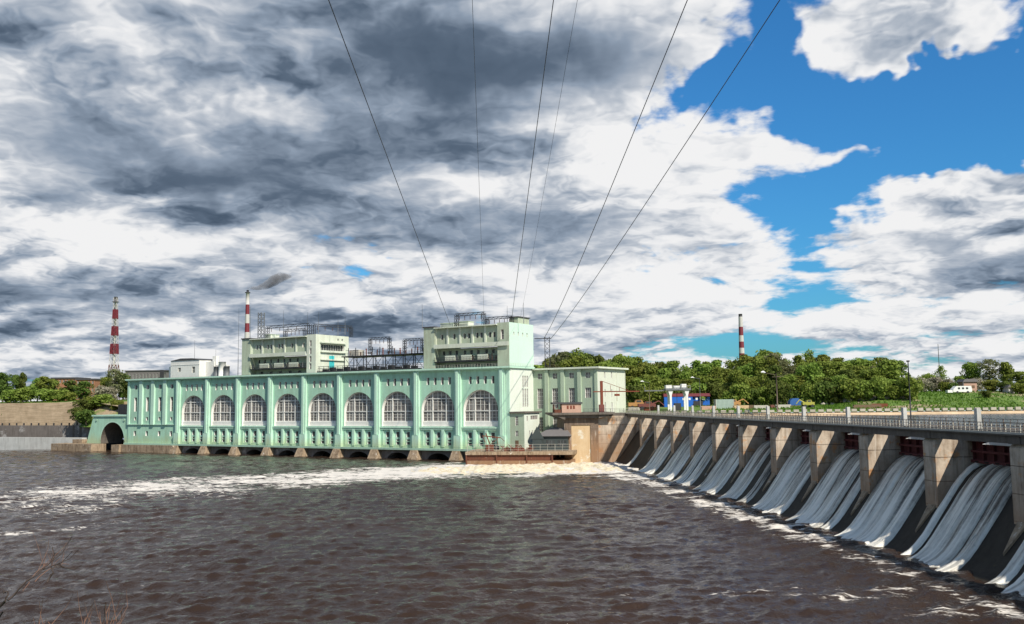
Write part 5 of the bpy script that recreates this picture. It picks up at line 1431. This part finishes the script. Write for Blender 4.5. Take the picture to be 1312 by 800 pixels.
# blue shed with red roof band and pale portal crane before it
D0 = 292.0
sh = empty('blue_shed', placed(851, 318, 0.0), 0.0, 'bright blue sheet-metal shed with dull red roof band behind the portal crane', 'shed')
zt = at(870, 504.5, 318).z-sh.location.z
b = MB(); b.box(0, 9.6, 0, 10, -1.5, zt-1.0); b.box(9.7, 15.5, 0.8, 10, -1.5, zt-1.2); b.build('wall', M_['blue_sheet'], sh)
b = MB(); b.box(-0.2, 15.6, -0.15, 10.2, zt-1.0, zt); b.build('roof', M_['red_roof'], sh)
b = MB()
for x in (1.2, 6.2, 8.2, 10.6, 12.8): b.box(x, x+0.7, -0.04, -0.004, zt-2.2, zt-1.5)
b.build('window', M_['white_metal'], sh)
b = MB(); b.box(9.8, 13, -0.03, -0.003, -1.4, 1.9); b.build('door', M_['steel_dark'], sh)
dk_ = empty('dark_shed', placed(839, 324, 0), 0.0, 'black curved-top hangar left of the blue shed', 'shed')
b = MB(); n = 10; zt2 = at(843, 503, 324).z-dk_.location.z
pr = [(-0.0, -1.0)]+[(4.5-4.5*math.cos(math.pi*j/n), zt2*0.45+zt2*0.5*math.sin(math.pi*j/n)) for j in range(n+1)]+[(9.0, -1.0)]
b.prism(pr, 'y', 0, 8); b.build('shell', M_['hut_dark'], dk_)
b = MB(); b.prism([(1.5, -0.8), (4, zt2*0.7), (5, zt2*0.7), (5, -0.8)], 'y', -0.12, -0.004); b.build('door', M_['slate'], dk_)
gc = empty('portal_crane', placed(858, 285, 0), 0.02, 'white-legged portal crane with grey machinery on top before the blue shed', 'crane')
gz = gc.location.z; top = at(860, 495, 285).z-gz; ptop = at(860, 500, 285).z-gz
W1 = (883-860)/1200*285
b = MB()
for x in (0.3, W1-0.2):
    b.prism([(x-0.75, ptop-0.1), (x+0.75, ptop-0.1), (x+0.30, ptop-1.6), (x+0.30, -0.2), (x-0.30, -0.2), (x-0.30, ptop-1.6)], 'y', -0.3, 0.3)
    b.prism([(x-0.75, ptop-0.1), (x+0.75, ptop-0.1), (x+0.30, ptop-1.6), (x+0.30, -0.2), (x-0.30, -0.2), (x-0.30, ptop-1.6)], 'y', 3.2, 3.8)
b.build('leg', M_['white_metal'], gc)
b = MB(); b.box(-1.2, W1+1.0, -0.6, 4.1, ptop-0.1, ptop+0.45); b.build('platform', M_['steel_grey'], gc)
b = MB(); b.box(-1.0, 0.8, 0.2, 2.6, ptop+0.5, ptop+1.5); b.box(1.5, 3.2, 0, 2.5, ptop+0.5, ptop+1.3); b.box(3.8, 5.2, 0, 2.5, ptop+0.5, ptop+1.8); b.build('machinery', M_['white_metal'], gc)
b = MB()
for j in range(9): b.box(-1.1+j*(W1+2)/8.2, -1.02+j*(W1+2)/8.2, -0.58, -0.5, ptop+0.45, ptop+1.3)
b.box(-1.1, W1+0.9, -0.58, -0.5, ptop+1.25, ptop+1.33); b.build('railing', M_['rail_pale'], gc)
b = MB(); b.box(-7.5, -1.25, 0.5, 1.2, ptop-0.3, ptop+0.05); b.bar((-7.4, 0.8, ptop), (-7.4, 0.8, ptop+1.2), 0.12); b.build('arm', M_['steel_grey'], gc)
b = MB(); b.box(1.6, 3.6, 0.8, 2.2, 0, 2.3); b.bar((2.5, 1.5, 2.3), (2.5, 1.5, ptop-0.1), 0.12); b.tube([(2.2, 0.75, 0.9), (2.2, 0.70, 0.9)], 0.7, 12); b.build('hook_block', M_['steel_dark'], gc)

def machine(name, px, D, w_, h_, mat, label, cat, dark='steel_dark', boomx=None):
    e = empty(name, placed(px, D), random.uniform(-.1, .1), label, cat)
    b = MB(); b.box(-w_/2, w_/2, 0, 2.2, h_*0.35, h_*0.72); b.prism([(-w_*0.15, h_*0.72), (w_*0.3, h_*0.72), (w_*0.24, h_), (-w_*0.08, h_)], 'y', 0.2, 2.0); b.build('body', M_[mat], e)
    b = MB()
    for s in (-1, 1):
        for y in (-0.12, 2.0): b.tube([(s*w_*0.3, y, h_*0.2), (s*w_*0.3, y+0.35, h_*0.2)], h_*0.22, 12)
    b.build('wheels', M_[dark], e)
    b = MB(); b.box(-w_*0.06, w_*0.2, 0.15, 0.19, h_*0.75, h_*0.95); b.build('window', M_['glass_dark'], e)
    if boomx:
        b = MB(); b.bar((w_*0.2*boomx, 1, h_*0.6), (boomx*w_*0.7, 1, h_*1.05), 0.3); b.bar((boomx*w_*0.7, 1, h_*1.05), (boomx*w_*1.0, 1, h_*0.5), 0.25); b.build('boom', M_[mat], e)
    return e
machine('loader', 817, 300, 6.0, 3.1, 'orange', 'orange loader parked next to the pale end of the annexe', 'vehicle')
machine('crane_truck', 829, 296, 5.5, 2.6, 'red_paint', 'red truck parked between the orange loader and the black hangar', 'vehicle', boomx=1)
machine('excavator', 938, 296, 5.5, 2.6, 'orange', 'orange excavator beside the aqua container', 'vehicle', boomx=1)
machine('excavator', 1036, 290, 3.6, 2.4, 'yellow', 'yellow digger with upright boom beside the blue tarpaulin', 'vehicle', boomx=-1)
ct = empty('container', placed(922, 292), 0.05, 'pale aqua shipping container to the right of the blue shed', 'container')
b = MB(); b.box(-1.2, 4.4, 0, 2.4, 0, 2.9); b.build('box', M_['aqua'], ct)
b = MB()
for j in range(14): b.box(-1.1+j*0.4, -0.95+j*0.4, -0.06, -0.003, 0.15, 2.75)
b.build('corrugation', M_['aqua'], ct)
for x in (-1.25, 4.3): MB().box(x, x+0.15, -0.08, 2.45, 0, 2.95).build('corner_post', M_['rail_pale'], ct)
tp = empty('tarpaulin_stack', placed(1020, 300), 0, 'stack of goods under a dark blue tarpaulin at the edge of the wood', 'stack')
b = MB(); b.prism([(-2.1, 0), (2.1, 0), (1.9, 1.9), (0.6, 2.6), (-1.2, 2.5), (-1.9, 1.7)], 'y', 0, 2.4); b.build('tarpaulin', M_['tarp'], tp)
b = MB(); b.box(-2.4, 2.4, -0.3, 2.6, -0.2, 0.35); b.build('pallet', M_['wood'], tp)
# timber and pipe stacks along the bank
for j, (px, D, w_, mat, lab) in enumerate([(962, 290, 6, 'wood', 'brown timber stack left of the street lamp'), (976, 288, 5, 'rail_pale', 'pale pipes stacked just left of the street lamp'), (990, 290, 1.6, 'red_paint', 'red drum beside the street lamp'),
                              (1004, 290, 5, 'rail_pale', 'pale planks right of the street lamp'), (950, 288, 5, 'ochre', 'ochre timber stack right of the orange excavator'), (908, 290, 5, 'pink_render', 'pinkish slabs stacked by the blue shed'),
                              (1112, 278, 9, 'wood', 'long low brown timber on the bank grass'), (1128, 280, 5, 'rust_red', 'reddish planks on the bank grass'), (812, 292, 4, 'rail_pale', 'pale frame stack by the annexe corner'), (835, 290, 5, 'rust_red', 'rust red girders before the black hangar')]):
    e = empty('stack', placed(px, D), random.uniform(-.15, .15), lab, 'stack'); b = MB(); k = 4
    for r_ in range(3):
        for c in range(k-r_): b.box(-w_/2+rnd.uniform(0, .4), w_/2-rnd.uniform(0, .5), c*0.4+r_*0.2, c*0.4+r_*0.2+0.34, r_*0.38, r_*0.38+0.34)
    b.build('beams', M_[mat], e)
    b = MB(); b.box(-w_*0.3, -w_*0.3+0.2, -0.1, 1.8, -0.2, -0.01); b.box(w_*0.3, w_*0.3+0.2, -0.1, 1.8, -0.2, -0.01); b.build('bearer', M_['wood'], e)
# boulders along the foot of the trees
def boulder(px, py, D, s, label):
    b = MB(); r = random.Random(int(px*7)); n = 7; m = 5
    for j in range(m+1):
        for k in range(n):
            a = 6.283*k/n; ph = math.pi*j/m; q = s*r.uniform(.75, 1.1)
            b.v.append((math.cos(a)*math.sin(ph)*q*1.3, math.sin(a)*math.sin(ph)*q, s*0.55+math.cos(ph)*q*0.75))
    for j in range(m):
        for k in range(n): b.f.append((j*n+k, (j+1)*n+k, (j+1)*n+(k+1) % n, j*n+(k+1) % n)); b.sm.append(False)
    o = b.build('boulder', M_['boulder'])
    p = placed(px, D); o.location = p; o.rotation_euler = (0, 0, r.uniform(0, 6)); tag(o, label, 'boulder', 'pale boulders along the bank below the wood')
for j, (px, s) in enumerate([(1054, 0.9), (1058, 1.2), (1062, 1.0), (1066, 0.7), (1082, 1.1), (1086, 1.4), (1090, 1.0), (1093, 0.8), (1098, 0.7), (1105, 1.0), (1109, 0.9), (1113, 1.2), (1117, 0.9), (1127, 1.0), (1131, 1.1), (1136, 1.2), (1146, 1.0), (1150, 1.2), (1154, 1.0), (1159, 0.9), (1163, 0.8), (1167, 0.9)]):
    boulder(px, 517, 306-0.06*(px-1050)+(j % 3)*1.5, s*0.95, nth(px, 'pale boulder', 'row under the wood'))
# caravan and shed on the slope
cv = empty('caravan', placed(1222, 318, 0.2), 0.05, 'long white caravan parked on the green slope left of the pink shed', 'caravan')
b = MB(); b.prism([(0, 0.4), (6.4, 0.4), (6.6, 1.2), (6.2, 2.4), (1.2, 2.4), (0, 1.3)], 'y', 0, 2.2); b.build('body', M_['white_metal'], cv)
b = MB()
for x in (1.6, 3.0, 4.4): b.box(x, x+0.8, -0.04, -0.004, 1.3, 1.95)
b.build('window', M_['glass_dark'], cv)
b = MB()
for x in (1.4, 5.0): b.tube([(x, -0.1, 0.35), (x, 0.2, 0.35)], 0.38, 12)
b.build('wheel', M_['steel_dark'], cv)
b = MB(); b.box(-1.8, -0.1, 0.2, 1.8, 0.2, 1.1); b.build('bonnet', M_['white_metal'], cv)
ps2 = empty('pink_shed', placed(1236, 330, 0), 0.03, 'small pinkish shed with dark roof among bushes on the slope', 'shed')
b = MB(); b.box(0, 4.6, 0, 4, -0.5, 3.4); b.build('wall', M_['pink_render'], ps2)
b = MB(); b.prism([(-0.6, 3.4), (5.2, 3.4), (4.4, 4.4), (0.2, 4.4)], 'y', -0.5, 4.4); b.box(-0.55, -0.3, -0.4, -0.2, 0, 3.4); b.build('roof', M_['slate'], ps2)
b = MB(); b.box(1.0, 1.9, -0.04, -0.004, 0, 2.1); b.box(2.8, 3.8, -0.04, -0.004, 1.2, 2.2); b.build('door', M_['wood'], ps2)
sh3 = empty('low_shed', placed(1293, 316, 0), 0.0, 'low grey shed with white front beneath the trees at the right', 'shed')
b = MB(); b.box(0, 6, 0, 4, -0.5, 1.8); b.build('wall', M_['pale_wall'], sh3)
b = MB(); b.prism([(-0.5, 1.8), (6.5, 1.8), (5.8, 2.7), (0.2, 2.7)], 'y', -0.4, 4.3); b.build('roof', M_['slate'], sh3)
b = MB(); b.box(0.5, 1.6, -0.04, -0.004, -0.2, 1.5); b.box(2.4, 5.2, -0.04, -0.004, 0.6, 1.4); b.build('window', M_['glass_dark'], sh3)
# power pole and steps
lp = empty('street_lamp', dl(6.2, at(1000, 520, 150).y*0+158.0, 0), 0, 'wooden pole street lamp with double arm rising from the dam road', 'street lamp')
p = at(996, 520, 262); lp.location = (p.x, p.y, ground_z(p.x, p.y)); ht = at(994, 478, 262).z-lp.location.z
b = MB(); b.tube([(0, 0, -0.5), (0, 0, ht)], [0.22, 0.14], 8); b.build('pole', M_['pole_wood'], lp)
b = MB(); b.bar((-3.2, 0, ht+0.1), (0, 0, ht-0.6), 0.1); b.bar((0, 0, ht-0.9), (2.2, 0, ht-1.0), 0.1); b.bar((-1.2, 0, ht-1.1), (1.2, 0, ht-1.1), 0.1); b.build('arm', M_['pole_wood'], lp)
b = MB(); b.tube([(-4.2, 0, ht+0.25), (-3.6, 0, ht+0.3), (-3.0, 0, ht+0.1)], [0.15, 0.34, 0.15], 8); b.build('lamp_head', M_['white_metal'], lp)
for px, ty, D, side, lab in ((897, 485, 272, -1, 'slim grey street lamp between the blue shed and the aqua container'), (832, 490, 282, 1, 'slim street lamp before the trees left of the black hangar')):
    e = empty('street_lamp', placed(px, D), 0, lab, 'street lamp'); ht = at(px, ty, D).z-e.location.z
    b = MB(); b.tube([(0, 0, -0.3), (0, 0, ht)], [0.12, 0.07], 8); b.build('pole', M_['steel_grey' if side < 0 else 'pole_wood'], e)
    b = MB(); b.bar((0, 0, ht-0.1), (-1.6, 0, ht+0.2), 0.08); b.build('arm', M_['steel_grey'], e)
    b = MB(); b.tube([(-2.5, 0, ht+0.28), (-2.0, 0, ht+0.34), (-1.5, 0, ht+0.2)], [0.1, 0.22, 0.1], 8); b.build('lamp_head', M_['white_metal'], e)
e = empty('dark_pole', dl(8.7, 1.9*SP, 13.5), 0, 'tall thin dark pole on the dam road behind the second white post from right', 'pole')
p = at(1166.5, 524, 178); e.location = (p.x, p.y, 11.5); ht = at(1165.5, 464, 178).z-11.5
b = MB(); b.tube([(0, 0, 0), (0, 0, ht)], [0.16, 0.10], 8); b.build('shaft', M_['steel_dark'], e)
b = MB(); b.box(-0.22, 0.22, -0.22, 0.22, ht, ht+0.3); b.build('cap', M_['steel_dark'], e)

# ------------------------------------------------------------------ masts, chimneys and far buildings
def banded(b_red, b_white, x, y, z0, z1, bands, rad, n=16, first_red=True):
    for j in range(bands):
        a = z0+(z1-z0)*j/bands; c = z0+(z1-z0)*(j+1)/bands
        ra = rad(a); rc = rad(c); tgt = b_red if (j % 2 == 0) == first_red else b_white
        tgt.tube([(x, y, a), (x, y, c)], [ra, rc], n, cap=(j in (0, bands-1)))
# striped chimney left with smoke
c1 = empty('striped_chimney', at(315.5, 500, 560), 0, 'red and white striped chimney smoking behind the left roof tower', 'chimney'); c1.location.z = 16
zt = at(315.5, 375, 560).z-16; rb, wb = MB(), MB()
bt = at(0, 500, 1).z
marks = [375, 390.5, 403, 414.5, 426, 437, 449, 461]
rad = lambda z: 1.0+(zt-z)/zt*1.2
zs = [at(315.5, m, 560).z-16 for m in marks]+[0]
for j, (a, c) in enumerate(zip(zs, zs[1:])):
    MB().tube([(0, 0, c), (0, 0, a)], [rad(c), rad(a)], 16, cap=(j == 0)).build('white_band' if j % 2 == 0 else 'red_band', M_['chim_white' if j % 2 == 0 else 'tower_red'], c1)
b = MB(); b.tube([(0, 0, zt), (0, 0, zt+1.4)], 0.75, 12); b.tube([(0, 0, zt-0.3), (0, 0, zt+0.1)], 1.6, 16); b.build('flue', M_['steel_dark'], c1)
b = MB()
for j in range(12): b.bar((rad(j*5)+0.5, 0, 5*j), (rad(j*5+5)+0.5, 0, 5*j+5), 0.2)
b.build('ladder', M_['steel_grey'], c1)
# smoke plume
b = MB(); P0 = Vector((0, 0, zt+1.5)); pts = [P0, P0+Vector((0.3, 0, 1.3)), P0+Vector((5, 1, 1.2)), P0+Vector((10, 1, 2.4)), P0+Vector((15, 1, 5.5)), P0+Vector((20, 1, 7.8)), P0+Vector((26, 1, 8.2))]
b.tube(pts, [0.5, 0.9, 1.3, 2.4, 3.4, 3.2, 0.8], 12); o = b.build('smoke', M_['smoke'], kind='stuff', smooth=True, label='grey smoke plume trailing right from the striped chimney', cat='smoke'); o.location = c1.location
import bmesh
bm_ = bmesh.new(); bm_.from_mesh(o.data); bmesh.ops.recalc_face_normals(bm_, faces=bm_.faces); bm_.to_mesh(o.data); bm_.free()
# striped chimney right
c3 = empty('striped_chimney', at(952, 500, 700), 0, 'tall red and white striped chimney standing behind the wood', 'chimney'); c3.location.z = 16
zt = at(952, 403, 700).z-16; marks = [402.5, 406, 419, 430, 438, 446, 453, 463, 472]; zs = [at(952, m, 700).z-16 for m in marks]+[0]
rad = lambda z: 1.4+(zt-z)/zt*1.4; rb, wb, kb = MB(), MB(), MB()
for j, (a, c) in enumerate(zip(zs, zs[1:])):
    nm_, mt_ = ('rim', 'steel_dark') if j == 0 else ('white_band', 'chim_white') if j % 2 == 1 else ('red_band', 'tower_red')
    MB().tube([(0, 0, c), (0, 0, a)], [rad(c), rad(a)], 16, cap=(j == 0)).build(nm_, M_[mt_], c3)
# striped lattice mast round a thin stack
mm = empty('striped_mast', at(145, 500, 520), 0, 'red and white striped lattice mast at the left above the bushes', 'mast'); mm.location.z = 18
zt = at(145, 382, 520).z-18
b = MB(); b.tube([(0, 0, 0), (0, 0, zt-1)], [0.75, 0.55], 10); b.build('stack', M_['pale_wall'], mm)
zz_ = [at(145, m, 520).z-18 for m in (382, 397, 408.5, 418.5, 430, 441, 453.5, 468)]+[0]
def hw(z): return 0.85+1.9*(1-z/zt)**1.2
for j, (a, c) in enumerate(zip(zz_, zz_[1:])):
    b = MB(); cs_a = [(i*hw(a), k*hw(a), a) for i, k in ((-1, -1), (1, -1), (1, 1), (-1, 1))]; cs_c = [(i*hw(c), k*hw(c), c) for i, k in ((-1, -1), (1, -1), (1, 1), (-1, 1))]
    red = j % 2 == 1
    if j == 7: red = True
    for k in range(4):
        k2 = (k+1) % 4; t = 0.22 if red else 0.12
        b.bar(cs_c[k], cs_a[k], t*1.3); b.bar(cs_a[k], cs_a[k2], t); b.bar(cs_c[k], cs_c[k2], t)
        nseg = 2 if j < 7 else 4
        for s in range(nseg):
            f0, f1 = s/nseg, (s+1)/nseg
            A = Vector(cs_c[k]).lerp(Vector(cs_a[k]), f0); B = Vector(cs_c[k2]).lerp(Vector(cs_a[k2]), f1); C_ = Vector(cs_c[k2]).lerp(Vector(cs_a[k2]), f0); D_ = Vector(cs_c[k]).lerp(Vector(cs_a[k]), f1)
            b.bar(A, B, t*0.9); b.bar(C_, D_, t*0.9)
        if red and j < 7:
            for q in (0.25, 0.5, 0.75):
                A = Vector(cs_c[k]).lerp(Vector(cs_c[k2]), q); B = Vector(cs_a[k]).lerp(Vector(cs_a[k2]), q); b.bar(A, B, 0.28)
    b.build('red_section' if red else 'white_section', M_['rust' if j == 7 else 'tower_red' if red else 'chim_white'], mm)
b = MB(); b.tube([(0, 0, zt-1.5), (0, 0, zt+0.6)], [0.9, 1.0], 10); b.box(-1.5, 1.5, -1.5, 1.5, zt-2.3, zt-2.1); b.build('flue_head', M_['steel_dark'], mm)
b = MB(); b.tube([(0, 0, 0), (0, 0, 0.01)], 0.1, 4)
# pylon behind the annexe
py = empty('pylon', at(702, 500, 330), 0, 'dark lattice pylon among the trees behind the annexe roof', 'pylon'); py.location.z = 14
zt = zp = at(702, 432, 330).z-14
b = MB(); lattice(b, (0, 0, 0), (0, 0, zt), 1.7, 16, 0.16); b.build('frame', M_['steel_dark'], py)
b = MB(); b.bar((-4.5, 0, zt-0.5), (1.5, 0, zt-0.5), 0.25); b.build('crossarm', M_['steel_dark'], py)
# thin far mast
fm_ = at(1205, 500, 500); b = MB(); b.tube([(0, 0, 0), (0, 0, at(1205, 441, 500).z-20)], [0.28, 0.12], 6); o = b.build('radio_mast', M_['steel_grey']); o.location = (fm_.x, fm_.y, 20); tag(o, 'thin grey radio mast behind the lone tree on the right skyline', 'mast')
# far buildings of the left bank
def block(name, px0, px1, ty, D, dep, mat, label, rows, cols, roof='roof_felt', wmat='glass_dark'):
    a = at(px0, 500, D); c = at(px1, 500, D); t = empty(name, (a.x, a.y, 19.5), 0, label, 'building')
    W_ = c.x-a.x; H = at((px0+px1)/2, ty, D).z-19.5
    P = lambda u, v, d: Vector((u, d, v)); hs = []
    for r_ in range(rows):
        for k in range(cols):
            u = W_*(k+0.5)/cols; v = H*(r_+0.45)/rows; hs.append((u-W_/cols*0.22, u+W_/cols*0.22, v, v+H/rows*0.4)); rect_window(t, P, *hs[-1], 0.25, 2, 1, 'window', pane=wmat)
    b = MB(); grid_wall(b, P, 0, W_, -6, H, hs); b.q((0, 0, -6), (0, 0, H), (0, dep, H), (0, dep, -6)); b.q((W_, 0, -6), (W_, dep, -6), (W_, dep, H), (W_, 0, H)); b.q((0, dep, -6), (0, dep, H), (W_, dep, H), (W_, dep, -6)); b.build('wall', M_[mat], t)
    b = MB(); b.box(-0.5, W_+0.5, -0.5, dep+0.5, H, H+0.7); b.build('roof', M_[roof], t)
    return t
block('brick_building', 66, 97, 485.5, 500, 16, 'brick', 'brick building half hidden by dark trees on the left bank, its left wing', 3, 7)
block('brick_building', 97.5, 121, 487, 492, 16, 'brick', 'right wing of the brick building beside the dark round tree', 3, 5)
block('pale_building', 122, 134, 489, 560, 10, 'pale_wall', 'small pale grey building between the brick block and the mast', 2, 4)
block('long_building', 160, 212, 476, 600, 20, 'slate', 'long low dark grey building showing above the left end of the hall roof', 2, 12)
b = MB(); b.box(0, 1.4, 0, 1.4, 0, 6)
k = at(207, 500, 595); o = empty('roof_stack', (k.x, k.y, 36), 0, 'small dark stack with pipes at the right end of the long grey building', 'stack')
b = MB(); b.box(-1, 1, -1, 1, -4, 4); b.build('shaft', M_['steel_dark'], o); b = MB(); b.tube([(2, 0, -4), (2, 0, 2.5)], 0.4, 8); b.build('pipe', M_['steel_grey'], o)

# ------------------------------------------------------------------ overhead wires
WIRES = [((-5.81, 25, 30.43), tuple(at(577, 417, 266)), 0.0, 0.020, 'leftmost overhead wire, thick and running down to the right roof tower'),
         ((-1.06, 25, 30.37), tuple(at(620, 402, 268)), 0.0, 0.010, 'second overhead wire from the left, thin and nearly upright'),
         ((2.52, 40, 38.34), tuple(at(656, 406, 266)), 0.0, 0.024, 'third overhead wire from the left, ending near the tower stair box'),
         ((2.34, 25, 30.33), tuple(at(667, 406, 270)), 0.5, 0.008, 'fourth overhead wire from the left, very thin and pale'),
         ((9.46, 40, 38.26), tuple(py.location+Vector((-1.2, 0, zp-0.6))), 1.5, 0.026, 'fifth overhead wire from the left, leaning right towards the top'),
         ((14.46, 40, 38.19), tuple(py.location+Vector((1.3, 0, zp-0.6))), 1.0, 0.026, 'rightmost overhead wire, crossing the blue gap in the clouds')]
for j, (A, B, sag, r_, lab) in enumerate(WIRES):
    A = Vector(A); B = Vector(B); A2 = A-(B-A)*0.35; pts = []
    n = 40
    for i in range(n+1):
        t = -0.35+1.35*(i/n); p = A+(B-A)*t; p.z -= 4*sag*t*(1-t)
        pts.append(p)
    b = MB(); b.tube(pts, [r_*0.85*(0.75+1.0*max(0, p.y)/100) for p in pts], 5); o = b.build('power_line', M_['wire']); tag(o, lab, 'wire', 'overhead wires')

# ------------------------------------------------------------------ shrub tips close to the camera
def twig(b, A, B, r0, r1, kids, seed, mid=0.1):
    r = random.Random(seed); A = Vector(A); B = Vector(B); n = 7; pts = []
    for i in range(n+1):
        t = i/n; p = A.lerp(B, t)+Vector((r.gauss(0, .012), r.gauss(0, .012), r.gauss(0, .012)+mid*math.sin(math.pi*t)*0.3)); pts.append(p)
    b.tube(pts, [r0+(r1-r0)*i/n for i in range(n+1)], 5)
    for k in range(kids):
        i = r.randrange(3, n); d = (pts[i]-pts[i-1]).normalized(); s = Vector((r.gauss(0, .5), r.gauss(0, .3), abs(r.gauss(0.3, .4)))); L_ = r.uniform(0.08, 0.28)
        b.tube([pts[i], pts[i]+(d+s).normalized()*L_*0.6, pts[i]+(d*0.8+s+Vector((0, 0, .3))).normalized()*L_], [r1*1.1, r1*0.8, r1*0.5], 4)
sb_ = empty('bare_shrub', (-4.6, 6.2, 13.0), 0, 'bare dark branch of a shrub reaching in from the left edge over the water', 'shrub')
b = MB(); o = sb_.location
def loc(px, py, D): return at(px, py, D)-o
twig(b, loc(-80, 900, 6.2), loc(5, 770, 6.2), 0.016, 0.009, 1, 1); twig(b, loc(5, 770, 6.2), loc(78, 722, 6.3), 0.008, 0.003, 5, 2); twig(b, loc(5, 770, 6.2), loc(8, 757, 6.2), 0.006, 0.004, 0, 3)
twig(b, loc(60, 745, 6.25), loc(80, 722, 6.3), 0.007, 0.004, 1, 4)
b.build('branch', M_['twig_dark'], sb_)
b = MB(); twig(b, loc(30, 755, 6.2), loc(66, 724, 6.4), 0.003, 0.0016, 5, 6); twig(b, loc(45, 745, 6.2), loc(88, 722, 6.4), 0.003, 0.0016, 5, 7)
b.build('twigs', M_['twig'], sb_)
sb2 = empty('reed_clump', (-3.0, 5.6, 13.2), 0, 'dry reddish stalks poking up at the bottom left edge', 'shrub'); o = sb2.location
b = MB()
for j, (x0, x1, y1) in enumerate([(120, 126, 786), (125, 135, 776), (128, 140, 778), (132, 160, 784), (60, 64, 796), (118, 108, 792), (135, 150, 796), (45, 50, 797), (140, 143, 790)]):
    twig(b, loc(x0, 880, 5.6), loc(x1, y1, 5.7), 0.004, 0.002, 3, 30+j)
b.build('stalks', M_['twig'], sb2)
